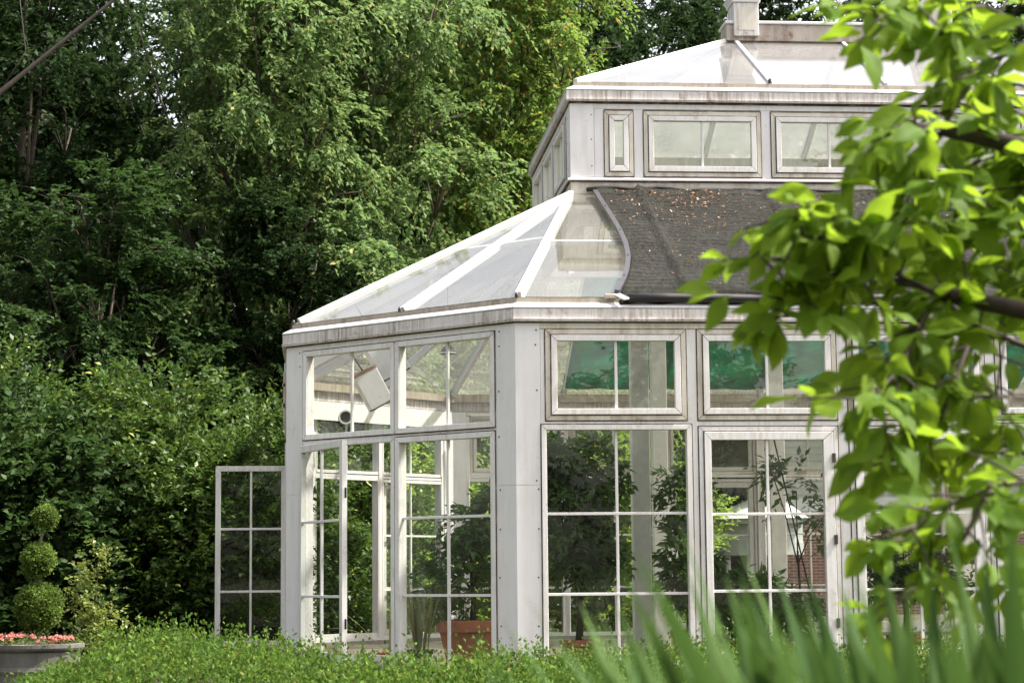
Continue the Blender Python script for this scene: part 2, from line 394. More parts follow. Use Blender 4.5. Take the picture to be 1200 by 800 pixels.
def fixed_window(W, s0, s1, z0, z1, zs, fw=.05, dep=.075, gm='glass', face=.018, pname='window'):
    """mitred frame, panes of one light"""
    mb = MB(); W.ring(mb, s0, s1, z0, z1, fw, fw, fw, fw, -.0, face)
    W.ring(mb, s0+.008, s1-.008, z0+.008, z1-.008, fw-.01, fw-.01, fw-.01, fw-.01, -dep-.02, -.002, 0)
    c = (s0+s1)/2; gd = face-dep
    W.muntins(mb, s0+fw-.002, s1-fw+.002, z0+fw-.002, z1-fw+.002, [c], zs, gd)
    o = mb.build(pname, M['paint'], GH, bev=.0025)
    W.seal(s0, s1, z0, z1, .011, -.0035, .003, o)
    W.pane('glass', s0+fw-.004, s1-fw+.004, z0+fw-.004, z1-fw+.004, gd, M[gm], o)
    return o
def sash_window(W, s0, s1, z0, z1, zs, ow, sl, sr, sb, st, gm='glass', cols=True, pname='window', omat='aged', proud=.03):
    mb = MB(); W.ring(mb, s0, s1, z0, z1, ow, ow, ow, ow, -.06, .010)
    o = mb.build(pname, M[omat], GH, bev=.0025)
    a0, a1, b0, b1 = s0+ow+.004, s1-ow-.004, z0+ow+.004, z1-ow-.004
    mb = MB(); W.ring(mb, a0, a1, b0, b1, sl, sr, sb, st, -.045, proud)
    if cols: W.muntins(mb, a0+sl-.002, a1-sr+.002, b0+sb-.002, b1-st+.002, [(a0+sl+a1-sr)/2], zs, -.012)
    sh = mb.build('sash', M['paint'], o, bev=.0025)
    W.seal(s0, s1, z0, z1, .010, -.0035, .003, o); W.seal(a0, a1, b0, b1, .010, .0, .0135, o)
    W.pane('glass', a0+sl-.004, a1-sr+.004, b0+sb-.004, b1-st+.004, -.012, M[gm], o)
    return o, (a0, a1, b0, b1)
def hinge(W, s, z, parent, d=.03):
    mb = MB(); W.box(mb, s-.02, s+.012, z-.045, z+.045, d, d+.02); mb.build('hinge', M['brass'], parent, bev=.003)

ZT, ZB = 2.2, -.05
walls = [Wall(OCT[i], OCT[(i+1) % 8]) for i in range(8)]
# plinth + floor
mb = MB(); po = offset(OCT, .02); pi = offset(OCT, -.14)
for i in range(8):
    j = (i+1) % 8
    mb.prism([(po[i].x, po[i].y, -.22), (po[j].x, po[j].y, -.22), (pi[j].x, pi[j].y, -.22), (pi[i].x, pi[i].y, -.22)],
             [(po[i].x, po[i].y, ZB-.003), (po[j].x, po[j].y, ZB-.003), (pi[j].x, pi[j].y, ZB-.003), (pi[i].x, pi[i].y, ZB-.003)])
mb.build('plinth', M['concrete'], GH)
mb = MB(); q = offset(OCT, -.145); mb.prism([(p.x, p.y, -.22) for p in q], [(p.x, p.y, -.1) for p in q]); mb.build('floor_slab', M['floor'], GH)

# corner posts (one folded panel each)
po = offset(OCT, .0); pin = offset(OCT, -.11)
for i in range(8):
    Wa, Wb = walls[i-1], walls[i]
    pw = .235
    def plan(d, z, e=0):
        a = Wa.P(Wa.L-pw+e, z, d); c = offset(OCT, d)[i]; b = Wb.P(pw-e, z, d)
        return [a, (c.x, c.y, z), b]
    mb = MB()
    for z0, z1 in ((ZB, .078), (.082, 1.658), (1.662, 3.19)):
        mb.prism(plan(0, z0)+plan(-.11, z0)[::-1], plan(0, z1)+plan(-.11, z1)[::-1])
    mb.prism(plan(-.006, ZB+.01, .01)+plan(-.10, ZB+.01, .01)[::-1], plan(-.006, 3.18, .01)+plan(-.10, 3.18, .01)[::-1])
    for z in (.13, .35, .80, 1.25, 1.62, 1.70, 2.12, 2.55, 2.98, 3.12):
        for W_, s_ in ((Wa, Wa.L-.20+random.uniform(-.01, .01)), (Wb, .20+random.uniform(-.01, .01))):
            if random.random() < .8: W_.box(mb, s_-.007, s_+.007, z-.007, z+.007, .0005, .003, 1)
    mb.build('corner_post', [M['panel'], M['dark']], GH)

def side_bays(W, i):
    """mullion centres of a wall"""
    if i in (0, 4): return [.23+1.45*k for k in range(7)], .055
    if i in (2, 6): return [.235+1.4625*k for k in range(5)], .05
    return [.24, 1.548, W.L-.24], .045
LOW = {0: ['fixed', 'door', 'sash', 'fixed', 'door', 'fixed']}
for i, W in enumerate(walls):
    ms, hw = side_bays(W, i)
    cant = i in (1, 3, 5, 7)
    # mullions
    for k, c in enumerate(ms):
        mb = MB()
        a, b = (c-hw, c+hw)
        if k == 0: a = .2365
        if k == len(ms)-1: b = W.L-.2365
        W.box(mb, a, b, ZB, 3.128, -.10, -.002); mb.build('mullion', M['paint'], GH, bev=.003)
    mb = MB(); W.box(mb, .2365, W.L-.2365, 3.132, 3.19, -.10, .002)
    mb.build('header', M['aged' if not cant else 'paint'], GH, bev=.003)
    for k in range(len(ms)-1):
        s0, s1 = ms[k]+hw, ms[k+1]-hw
        if k == 0: s0 = max(s0, .2365+.048 if not cant else .2365+.03)
        mb = MB(); W.box(mb, s0+.001, s1-.001, (2.225 if LOW.get(i, ['fixed']*9)[k] == 'fixed' else 2.202) if not cant else 2.18, 2.262 if not cant else 2.215, -.09, -.004); mb.build('transom_rail', M['paint'], GH)
        if not cant:
            o, q = sash_window(W, s0, s1, 2.265, 3.125, [], .05, .055, .055, .055, .055, 'glassup')
            kind = LOW.get(i, ['fixed', 'sash', 'fixed', 'sash', 'fixed', 'fixed'])[k]
            if i in (2, 6): kind = 'fixed' if k != 1 else 'double'
            if kind == 'fixed':
                fixed_window(W, s0-.045, s1+.042, ZB+.002, 2.222, [1.39, .64], .047)
            elif kind == 'double':
                fixed_window(W, (s0+s1)/2, s1+.04, ZB+.002, 2.21, [1.39, .64], .05)
            else:
                o, q = sash_window(W, s0+.002, s1-.002, ZB+.002, 2.2, [1.375, .655], .045, .062 if kind == 'door' else .075, .095, .1, .075,
                                   pname='door' if kind == 'door' else 'window', omat='paint')
                if kind == 'door':
                    for z in (.35, 1.13, 1.9): hinge(W, q[1]+.004, z, o)
        else:
            fixed_window(W, s0-.04 if k else s0-.028, s1+.04 if k == 0 else s1+.028, 2.218, 3.128, [], .052)
            opening = (i == 7 and k == 0) or (i == 5 and k == 1)
            if not opening: fixed_window(W, s0-.04 if k else s0-.028, s1+.04 if k == 0 else s1+.028, ZB+.002, 2.178, [1.385, .635], .052)
            else:
                mb = MB(); W.ring(mb, s0-.03, s1+.04, ZB+.002, 2.178, .05, .05, .1, .035, -.09, .016)
                mb.build('door_frame', M['paint'], GH, bev=.0025)
    # bottom seal rail
    mb = MB(); W.box(mb, .24, W.L-.24, ZB, ZB+.05, -.098, -.09); mb.build('sill', M['paint'], GH)
# swept eaves profile, one piece per side
def sweep(poly, prof, i):
    lo, hi = [], []
    for d, z in prof:
        o_ = offset(poly, d); a, b = o_[i], o_[(i+1) % len(poly)]
        lo.append((a.x, a.y, z)); hi.append((b.x, b.y, z))
    mb = MB(); mb.prism(lo, hi); return mb
def eave(poly, z, side, sides=None):
    for i in range(len(poly)):
        sweep(poly, [(-.08, z), (.045, z), (.045, z+.015), (.052, z+.015), (.052, z+.024), (.040, z+.024), (.040, z+.125), (-.08, z+.125)], i).build('fascia', M['fascia'], GH)
        sweep(poly, [(-.08, z+.127), (.044, z+.127), (.044, z+.138), (-.045, z+.188), (-.08, z+.188)], i).build('gutter', M['clean'], GH)
        sweep(poly, [(-.14, z+.13), (-.055, z+.19), (-.055, z+.235), (-.14, z+.235)], i).build('glazing_channel', M['base'], GH)
def seal_shade_strip(poly, prof):
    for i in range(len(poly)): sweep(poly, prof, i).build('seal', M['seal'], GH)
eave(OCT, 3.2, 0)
seal_shade_strip(OCT, [(-.02, 3.187), (.006, 3.187), (.006, 3.1995), (-.02, 3.1995)])  # rusty joint line plus painted shade below the lower fascia
seal_shade_strip(OCT, [(-.02, 3.322), (.0425, 3.322), (.0425, 3.3268), (-.02, 3.3268)])
seal_shade_strip(OCT, [(-.12, 3.4355), (-.06, 3.4355), (-.06, 3.441), (-.12, 3.441)])
# ---- open door leaves
def leaf(a, b, z0, z1, zs, st, name='door'):
    W = Wall(a, b); mb = MB(); W.ring(mb, 0, W.L, z0, z1, st, st, .12, st, -.025, .025)
    W.muntins(mb, st-.002, W.L-st+.002, z0+.118, z1-st+.002, [W.L/2], zs, .0)
    o = mb.build(name, M['paint'], GH, bev=.003)
    W.pane('glass', st-.004, W.L-st+.004, z0+.116, z1-st+.004, 0, M['glass'], o)
    return o, W
o, W = leaf((-2.035, 1.96), (-1.60, .86), ZB+.02, 2.15, [1.37, .63], .07)
for z in (.37, 1.63):
    mb = MB(); mb.bar((-1.588, .835, z-.05), (-1.588, .835, z+.05), .022, (0, -1, 0), 0, .014); mb.build('latch_plate', M['dark'], o, bev=.002)
o, W = leaf((-3.08, 5.28), (-2.25, 5.28), ZB+.02, 2.13, [1.39, .66], .062)
o, W = leaf((-1.0, 9.75), (-.75, 9.98), ZB+.02, 2.10, [1.39, .66], .05)
# small latch casting on the far left corner
mb = MB(); mb.box(-2.225, -2.203, 2.30, 2.33, 2.35, 2.95); mb.box(-2.235, -2.205, 2.30, 2.34, 2.58, 2.62); mb.box(-2.235, -2.205, 2.30, 2.34, 2.80, 2.83)
mb.build('window_stay', M['rust'], GH)

# ---- roof planes
def roofring(lo, zlo, hi, zhi, walls_, rafters, glassm, hips, purl):
    n = len(lo)
    for (a, b, c, d) in hips['panels']:
        mb = MB(); pts = [p for p in (a, b, c, d) if p is not None]; mb.add(pts, [list(range(len(pts)))]); mb.build('roof_glass', M[glassm], GH, recalc=False)
LO = offset(OCT, -.08); ZL = 3.447; ZH = 5.035
lo3 = [Vector((p.x, p.y, ZL)) for p in LO]; c3 = [Vector((p[0], p[1], ZH)) for p in CLE]
panels = [(lo3[0], lo3[1], c3[1], c3[0]), (lo3[1], lo3[2], c3[1]), (lo3[2], lo3[3], c3[2], c3[1]), (lo3[3], lo3[4], c3[2]),
          (lo3[4], lo3[5], c3[3], c3[2]), (lo3[5], lo3[6], c3[3]), (lo3[6], lo3[7], c3[0], c3[3]), (lo3[7], lo3[0], c3[0])]
def nrm(p): v = (p[1]-p[0]).cross(p[2]-p[0]).normalized(); return v if v.z > 0 else -v
for k, p in enumerate(panels):
    mb = MB(); mb.add(p, [list(range(len(p)))]); mb.build('roof_glass', M['glassroof'], GH, recalc=False)
    nn = nrm(p)
    def bar(a, b, name='rafter', wd=.05, h0=-.07, h1=.028, m_='clean'):
        q_ = MB(); q_.bar(a, b, wd, nn, h0, h1); q_.build(name, M[m_], GH, bev=.003)
    if len(p) == 3:
        bar(((p[0]+p[1])/2).lerp(p[2], .012), p[2]+(nn*.002), 'rafter', .04)
        q_ = MB(); q_.bar(p[0].lerp(p[2], .56), p[1].lerp(p[2], .56), .045, nn, -.06, -.015); q_.build('purlin', M['interior'], GH)
    else:
        d = (p[1]-p[0]); Ln = d.length; t = d/Ln
        e0 = (p[3]-p[0]).dot(t); e1 = (p[2]-p[0]).dot(t)
        if k in (0, 4): ss = [1.68+1.45*j-(LO[0].x) for j in range(5)]
        else: ss = [.23+1.4625*j-.08*.414 for j in range(1, 4)]
        for s_ in ss:
            if s_ < e0: f = s_/e0; top = (p[0].lerp(p[3], f)); base = p[0]+t*s_
            elif s_ > e1: f = (Ln-s_)/(Ln-e1); top = p[1].lerp(p[2], f); base = p[0]+t*s_
            else: base = p[0]+t*s_; top = p[3]+t*(s_-e0)
            bar(base.lerp(top, .012), top)
        q_ = MB(); q_.bar(p[0].lerp(p[3], .52), p[1].lerp(p[2], .52), .045, nn, -.06, -.015); q_.build('purlin', M['interior'], GH)
for k in range(8):
    tgt = c3[{0: 0, 7: 0, 1: 1, 2: 1, 3: 2, 4: 2, 5: 3, 6: 3}[k]]
    q_ = MB(); q_.bar(lo3[k].lerp(tgt, .015), tgt, .06, (0, 0, 1), -.08, .035); q_.build('hip_bar', M['clean'], GH, bev=.004)
# dark bolts where the bars meet the channel
q_ = MB()
for p in [lo3[0], lo3[7], (lo3[0]+lo3[7])/2]: q_.lathe((p.x-.01, p.y-.03, p.z-.01), [(.018, 0), (.018, .03), (.008, .045)], 10)
q_.build('bolt', M['dark'], GH)

# ---- clerestory
cw = [Wall(CLE[i], CLE[(i+1) % 4]) for i in range(4)]
for i in range(4):
    W = cw[i]
    sweep(CLE, [(-.09, 4.86), (.0, 4.86), (.0, 5.178), (-.09, 5.178)], i).build('base_board', M['aged'], GH)
    sweep(CLE, [(-.09, 5.18), (.035, 5.18), (.035, 5.198), (.0, 5.218), (-.09, 5.218)], i).build('base_ledge', M['clean'], GH)
    if i in (0, 2): ms = [.77+1.45*k for k in range(5)]; ends = [(.385, .71), (W.L-.71, W.L-.385)]
    else: ms = [.34, 1.546, 2.752, 3.96]; ends = []
    pw = .27
    for a, b in ((.0, pw), (W.L-pw, W.L)):
        if i in (1, 3): a, b = max(a, .1), min(b, W.L-.1)
        mb = MB(); W.box(mb, a, b, 5.22, 6.078, -.09, .0 if i in (0, 2) else -.001)
        for z in (5.35, 5.65, 5.93): W.box(mb, (b if a < 1 else a)-.03-.006+(0 if a < 1 else .06), (b if a < 1 else a)-.03+.006+(0 if a < 1 else .06), z-.006, z+.006, .0005, .003, 1)
        mb.build('corner_post', [M['panel'], M['dark']], GH)
    mb = MB(); W.box(mb, pw+.003, W.L-pw-.003, 6.0, 6.078, -.09, -.002); mb.build('header', M['paint'], GH)
    edges = sorted([pw+.003]+[x for e in ends for x in e]+[c for m_ in ms for c in (m_-.055, m_+.055)]+[W.L-pw-.003]) if i in (0, 2) else None
    if i in (0, 2):
        mull = [(pw+.003, ends[0][0]-.001)]+[(m_-.058, m_+.058) for m_ in ms]+[(ends[1][1]+.001, W.L-pw-.003)]
        wins = [ends[0]]+[(ms[k]+.06, ms[k+1]-.06) for k in range(4)]+[ends[1]]
    else:
        mull = [(m_-.05, m_+.05) for m_ in ms]; wins = [(ms[k]+.052, ms[k+1]-.052) for k in range(3)]
    for a, b in mull:
        mb = MB(); W.box(mb, a, b, 5.22, 5.998, -.085, -.003); mb.build('mullion', M['panel'], GH, bev=.002)
    for a, b in wins:
        nar = b-a < .5
        sash_window(W, a+.001, b-.001, 5.235, 5.975, [], .05, .055, .055, .06, .055, 'glasscl', cols=not nar)
eave(CLE, 6.08, 1)
seal_shade_strip(CLE, [(-.02, 6.058), (.008, 6.058), (.008, 6.0795), (-.02, 6.0795)])  # dark strip painted in for the shadow gap below the clerestory fascia
seal_shade_strip(CLE, [(-.02, 6.202), (.0425, 6.202), (.0425, 6.2068), (-.02, 6.2068)])
seal_shade_strip(CLE, [(-.02, 5.168), (.02, 5.168), (.02, 5.1795), (-.02, 5.1795)])
UL = offset(CLE, -.08); u3 = [Vector((p.x, p.y, 6.327)) for p in UL]; YR = 5.35; r0 = Vector((3.26, YR, 7.40)); r1 = Vector((5.90, YR, 7.40))
for p, nm in (((u3[0], u3[1], r1, r0), 0), ((u3[1], u3[2], r1), 1), ((u3[2], u3[3], r0, r1), 0), ((u3[3], u3[0], r0), 1)):
    mb = MB(); mb.add(p, [list(range(len(p)))]); mb.build('roof_glass', M['glassridge'], GH, recalc=False)
    nn = nrm(p)
    if len(p) == 4:
        for x in (3.24, 4.58, 5.92):
            mb = MB(); mb.bar((x, p[0].y+(.03 if p[0].y < YR else -.03), p[0].z+.015), (x, YR, 7.40), .045, nn, -.05, .028); mb.build('rafter', M['clean'], GH, bev=.003)
for a, b in ((u3[0], r0), (u3[3], r0), (u3[1], r1), (u3[2], r1)):
    mb = MB(); mb.bar(a, b, .055, (0, 0, 1), -.05, .035); mb.build('hip_bar', M['clean'], GH, bev=.004)
mb = MB()
mb.lathe((3.225, 3.27, 6.335), [(.02, 0), (.02, .04), (.01, .055)], 10); mb.build('bolt', M['dark'], GH)
# ridge vent and finial box
mb = MB(); mb.box(3.12, 6.04, 5.16, 5.54, 7.33, 7.535); mb.build('ridge_box', M['rust'], GH, bev=.003)
mb = MB(); mb.box(3.10, 6.06, 5.13, 5.57, 7.538, 7.575); mb.build('ridge_cap', M['clean'], GH, bev=.006)
for cx in (3.36, 5.80):
    cyy = 5.3
    mb = MB(); mb.box(cx-.155, cx+.155, cyy-.19, cyy+.19, 7.38, 7.80); o = mb.build('vent_turret', M['fascia'], GH, bev=.006)
    mb = MB(); mb.box(cx-.10, cx+.10, cyy-.197, cyy-.19, 7.45, 7.74); mb.build('peeling_panel', M['aged'], o)
    mb = MB(); mb.box(cx-.175, cx+.175, cyy-.21, cyy+.21, 7.80, 7.83)
    mb.prism([(cx-.175, cyy-.21, 7.832), (cx+.175, cyy-.21, 7.832), (cx+.175, cyy+.21, 7.832), (cx-.175, cyy+.21, 7.832)],
             [(cx-.21, cyy-.245, 7.88), (cx+.21, cyy-.245, 7.88), (cx+.21, cyy+.245, 7.88), (cx-.21, cyy+.245, 7.88)])
    mb.prism([(cx-.21, cyy-.245, 7.882), (cx+.21, cyy-.245, 7.882), (cx+.21, cyy+.245, 7.882), (cx-.21, cyy+.245, 7.882)],
             [(cx-.12, cyy-.14, 7.94), (cx+.12, cyy-.14, 7.94), (cx+.12, cyy+.14, 7.94), (cx-.12, cyy+.14, 7.94)])
    mb.box(cx-.09, cx+.09, cyy-.1, cyy+.1, 7.94, 8.1); mb.build('turret_cap', M['clean'], o, bev=.004)
# interior columns, beams, lights
for x, y in ((1.68, 3.33), (7.48, 3.33), (2.55, 7.37), (6.6, 7.37), (4.1, 7.37)):
    mb = MB(); mb.box(x-.10, x+.10, y-.08, y+.08, -.1, 4.86); mb.build('column', M['interior'], GH, bev=.008)
for (x0, x1, y0, y1) in ((1.05, 8.1, 3.30, 3.40), (1.05, 8.1, 7.3, 7.4), (1.02, 1.12, 3.42, 7.28), (8.04, 8.14, 3.42, 7.28)):
    mb = MB(); mb.box(x0, x1, y0, y1, 4.70, 4.855); mb.build('ring_beam', M['interior'], GH)
mb = MB(); mb.tube([(.3, 10.42, 3.12), (9, 10.42, 3.12)], [.022, .022], 10); mb.build('heating_pipe', M['clean'], GH, True)
for a, b in (((-2.0, 8.45, 3.05), (-.05, 10.42, 3.05)),):
    mb = MB(); mb.bar(a, b, .03, (0, 0, 1), -.12, .12); o = mb.build('vent_band', M['interior'], GH)

# ================================================================== things in and on the greenhouse
# knitted dark cloth over the front slope
CUR = [(1.20, 3.10), (1.225, 2.7), (1.26, 2.21), (1.285, 1.72), (1.285, 1.33), (1.25, .95), (1.19, .63), (1.10, .3), (1.0, .04)]
def cur(y):
    for (x0, y0), (x1, y1) in zip(CUR, CUR[1:]):
        if y <= y0 and y >= y1: return x0+(x1-x0)*(y0-y)/(y0-y1)
    return CUR[0][0] if y > 3 else CUR[-1][0]
RK = (ZH-ZL)/(3.2-.08)
def roofz(y): return ZL+(y-.08)*RK
mb = MB(); NY, NX = 44, 150; XE = 9.0
for a in range(NY+1):
    y = 3.10-(3.10-.0)*a/NY; x0 = cur(y)
    for b in range(NX+1):
        x = x0+(XE-x0)*(b/NX)**1.15
        dr = min(abs(x-(1.68+1.45*k)) for k in range(6))
        z = roofz(y)+.055+.05*math.exp(-(dr/.026)**2)-.012*math.sin(min(dr, .72)/.72*math.pi/2)+.010*math.sin(x*9+y*5)*math.sin(y*7-x*2)+.006*math.sin(x*17-y*11)
        z += .014*math.exp(-((y-1.62)/.05)**2)+.008*math.exp(-((y-.62)/.05)**2)
        if a > NY-4: z -= .01*(a-NY+4)**1.5
        if a == 0: z += .02+.03*abs(math.sin(x*4.1))
        mb.v.append((x, y, z))
for a in range(NY):
    for b in range(NX):
        i0 = a*(NX+1)+b; mb.f.append([i0, i0+1, i0+NX+2, i0+NX+1]); mb.mi.append(0)
o = mb.build('shade_cloth', M['cloth'], smooth=True, recalc=False)
md = o.modifiers.new('thick', 'SOLIDIFY'); md.thickness = .006
tag(o, 'dark grey knitted shade cloth littered with dead leaves over the front roof slope', 'shade cloth')
mb = MB(); pts = [(cur(y)-.02, y, roofz(y)+.07) for y in [3.06-k*(3.04)/16 for k in range(17)]]
for a, b in zip(pts, pts[1:]): mb.bar(a, b, .05, (0, -.45, .9), -.02, .022)
s_ = mb.build('edge_strip', M['lilac'], o)
mb = MB()
for k in (3, 7, 11, 14): p = pts[k]; mb.lathe((p[0], p[1], p[2]+.018), [(.011, 0), (.011, .01), (.004, .014)], 8)
mb.build('rivet', M['dark'], s_)
mb = MB(); mb.bar((.98, .03, roofz(.03)+.045), (1.05, -.12, 3.40), .07, (0, -.45, .9), -.01, .01); mb.build('end_tab', M['clean'], o, bev=.008)
mb = MB(); mb.box(.86, .98, .0, .05, roofz(0)+.02, roofz(0)+.06); mb.build('end_bracket', M['rust'], o, bev=.006)
# hem roll, dark
mb = MB(); mb.tube([(1.08+k*.4, -.01+.004*math.sin(k*2.1), 3.425+.005*math.sin(k*1.3)) for k in range(20)], [.045]*20, 8); mb.build('hem', M['dark'], o, True)
mb = MB(); mb.tube([(1.1+k*.16, 3.15+.005*math.sin(k), roofz(3.15)+.06+.03*abs(math.sin(k*.9))*(1 if k < 7 else .3)) for k in range(40)], [.024]*40, 6); mb.build('top_cord', M['dark'], o, True)
# dead leaves
N = 800
u = rng.uniform(0, 1, N); yy = 3.08-2.95*np.where(u < .62, (u/.62)**1.5*.28, rng.uniform(0, 1, N)); xx = 1.32+rng.gamma(1.5, .9, N)
cl = rng.integers(0, 26, N); cxx = 1.35+rng.gamma(1.6, .8, 26); cyy_ = 3.0-rng.gamma(1.6, .33, 26); mk = rng.random(N) < .62
xx = np.where(mk, cxx[cl]+.16*rng.normal(size=N), xx); yy = np.where(mk, cyy_[cl]+.10*rng.normal(size=N)+.4*(xx-cxx[cl])*np.sign(cxx[cl]-2.2), yy); yy = np.clip(yy, .05, 3.08)
xx = np.maximum(xx, np.array([cur(v) for v in yy])+.03)
P = np.stack([xx, yy, ZL+(yy-.08)*RK+.078+rng.uniform(0, .012, N)], 1)
Dv = rdir(N)*np.array([1, 1, .35]); Nn = np.array([0, -.45, .9])+.4*rng.normal(size=(N, 3))
V, Q = leaf_quads(P, Dv, Nn, rng.uniform(.018, .052, N), rng.uniform(.006, .018, N), .3)
dl = leafmat('dead_leaves', (.27, .10, .04), (.40, .24, .13), .1)
tag(np_mesh('fallen_leaves', V, Q, dl), 'orange brown dead leaves scattered on the dark shade cloth', 'leaves', kind='stuff')
# green cloth under the back slope
mb = MB()
for a in range(13):
    y = 7.62+(10.3-7.62)*a/12
    for b in range(41):
        x = 1.66+(8.4-1.66)*b/40; z = ZH-(y-7.5)*(ZH-ZL)/(10.62-7.5)-.10-.03*math.sin(b*.7)*math.sin(a*.8)-.02*abs(math.sin(b*1.1))
        mb.v.append((x, y, z))
for a in range(12):
    for b in range(40): i0 = a*41+b; mb.f.append([i0, i0+1, i0+42, i0+41]); mb.mi.append(0)
o = mb.build('green_cloth', M['green'], recalc=False, smooth=True); md = o.modifiers.new('thick', 'SOLIDIFY'); md.thickness = .004
tag(o, 'green shade cloth hung under the back roof slope, seen through the upper windows', 'shade cloth')

def heater(c, w_, h_, dp, tilt, rz, label):
    r_ = empty('heater_box', c, label, 'heater', 'white heater boxes hung under the roof', rz)
    r_.rotation_euler = (0, tilt, rz)
    m1 = MB(); m1.box(-w_/2, w_/2, -dp/2, dp/2, -h_/2, h_/2); o_ = m1.build('casing', M['clean'], bev=.006); o_.parent = r_
    m1 = MB(); m1.box(-w_/2-.002, w_/2+.002, -dp/2-.004, dp/2+.004, h_/2-.028, h_/2+.01); o_ = m1.build('top_rail', M['cardboard'], bev=.003); o_.parent = r_
    m1 = MB(); m1.box(-w_/2+.01, w_/2-.01, -dp/2+.01, dp/2-.01, -h_/2-.012, -h_/2+.002); o_ = m1.build('grille', M['dark']); o_.parent = r_
    m1 = MB(); m1.tube([(0, 0, h_/2), (-.05, 0, h_/2+.5)], [.008, .008], 6); o_ = m1.build('hanger', M['dark']); o_.parent = r_
    return r_
p = at(436, 455, 22.4); heater(p, .27, .42, .2, R(-28), R(8), 'lower white heater box hanging tilted behind the upper left window, brown strip on top')
p = at(452, 418, 22.9); heater(p, .36, .46, .22, R(-27), R(8), 'upper white heater box hanging tilted behind the lower one')
# circulation fan at the far canted wall
fp = at(404, 489, 27.6)
fr = empty('ventilation_fan', fp, 'small round dark ventilation fan under the far eaves', 'fan')
fr.rotation_euler = (0, 0, R(8))
m1 = MB(); m1.tube([(0, -.09, 0), (0, .09, 0)], [.08, .08], 24); o_ = m1.build('housing', M['dark'], smooth=False); o_.parent = fr
m1 = MB()
for k in range(24):
    a0, a1 = 2*math.pi*k/24, 2*math.pi*(k+1)/24
    m1.bar((.086*math.cos(a0), -.08, .086*math.sin(a0)), (.086*math.cos(a1), -.08, .086*math.sin(a1)), .02, (0, 1, 0), -.02, .02)
o_ = m1.build('ring', M['interior']); o_.parent = fr
# pendant lamp
lp = at(525, 414, 22.2)
lr = empty('pendant_lamp', lp, 'small grey dish lamp with a white rim hanging behind the upper window by the corner', 'lamp')
m1 = MB(); m1.lathe((0, 0, 0), [(.088, 0), (.088, .012), (.05, .07), (.02, .10), (.015, .098), (.045, .065), (.080, .006)], 28); o_ = m1.build('shade', M['zinc'], smooth=True); o_.parent = lr
m1 = MB(); m1.lathe((0, 0, -.006), [(.096, 0), (.096, .014), (.086, .014), (.086, 0)], 28); o_ = m1.build('rim', M['clean']); o_.parent = lr
m1 = MB(); m1.tube([(0, 0, .09), (0, 0, .8)], [.006, .006], 6); o_ = m1.build('cord', M['dark']); o_.parent = lr

# ---- plants
def trunk_mesh(pts_rads_list, name, m_, parent, local=True, n=8):
    mb = MB()
    for pts, rads in pts_rads_list: mb.tube(pts, rads, n)
    o = mb.build(name, m_, smooth=True, recalc=False)
    if parent is not None: o.parent = parent
    return o
def pot(parent, r, h, m_='terra', local=True):
    mb = MB(); mb.lathe((0, 0, 0), [(r*.68, 0), (r*.9, h*.72), (r*.93, h*.74), (r*1.0, h*.75), (r*1.02, h*.985), (r*1.0, h), (r*.9, h), (r*.86, h*.9), (r*.84, h*.86)], 40)
    o = mb.build('pot', M[m_], smooth=False); o.parent = parent
    mb = MB(); mb.lathe((0, 0, h*.84), [(r*.84, 0), (r*.82, .02)], 24); o2 = mb.build('soil', M['soil']); o2.parent = parent
def potted_tree(name, loc, label, cat, potr, poth, lobes, nspr, leaf, ln, stem_h, stemr=.03, mat_='citrus', droop=.3, shell=.2, nleaf=9, slen=.2, group=None):
    r_ = empty(name, loc, label, cat, group)
    if potr: pot(r_, potr, poth)
    tubes = [([(0, 0, poth*.8 if potr else 0), (.02, .01, poth+stem_h*.5), (0, 0, poth+stem_h)], [stemr*1.2, stemr, stemr*.8])]
    arr = []
    for c, rad in lobes:
        c = Vector(c); tubes.append(([(0, 0, poth+stem_h*.85), tuple(c*.5+Vector((0, 0, poth+stem_h))*.5), tuple(c)], [stemr*.6, stemr*.4, .006]))
        pts, d = lobe_points(tuple(c), rad, int(nspr*1.7), shell)
        dr = unit(d+.5*rng.normal(size=d.shape)); arr.append(sprays(pts-dr*slen*.4, dr, slen, nleaf, ln, ln*.42, droop))
    trunk_mesh(tubes, 'trunk', M['barkdark'], r_)
    V, Q = merge(arr); o = np_mesh('foliage', V, Q, L[mat_], r_, True); return r_
FZ = -.1
p = at(553, 720, 21.3)
potted_tree('potted_citrus', (p.x, p.y, FZ), 'leafy citrus bush in the big terracotta pot behind the canted corner window', 'potted tree', .37, .47,
            [((-.15, 0, .95), (.38, .4, .38)), ((.15, .1, 1.1), (.38, .4, .42)), ((-.02, -.1, 1.45), (.22, .3, .25)), ((.35, .1, 1.75), (.2, .2, .16)), ((-.35, .1, .8), (.25, .3, .3))], 46, None, .105, .35, mat_='citrus')
p = at(678, 700, 21.2)
potted_tree('potted_fig', (p.x, p.y, FZ), 'dense dark green tree on a bare trunk behind the first front window', 'potted tree', .2, .26,
            [((-.1, 0, 1.75), (.46, .45, .42)), ((.12, .05, 1.95), (.42, .4, .42)), ((-.05, 0, 1.3), (.45, .42, .40)), ((.15, 0, 1.15), (.32, .35, .3)), ((-.3, .1, 2.1), (.25, .3, .28))], 75, None, .12, .55, .035, mat_='citrus', shell=.1)
p = at(806, 700, 23.2)
potted_tree('potted_fig', (p.x, p.y, FZ), 'slim dark green tree behind the white indoor column', 'potted tree', .2, .3,
            [((-.1, 0, 1.2), (.28, .3, .42)), ((.02, 0, 1.85), (.28, .3, .35)), ((.0, 0, .85), (.25, .3, .25))], 42, None, .13, .5, .025, mat_='citrus')
p = at(936, 700, 21.0)
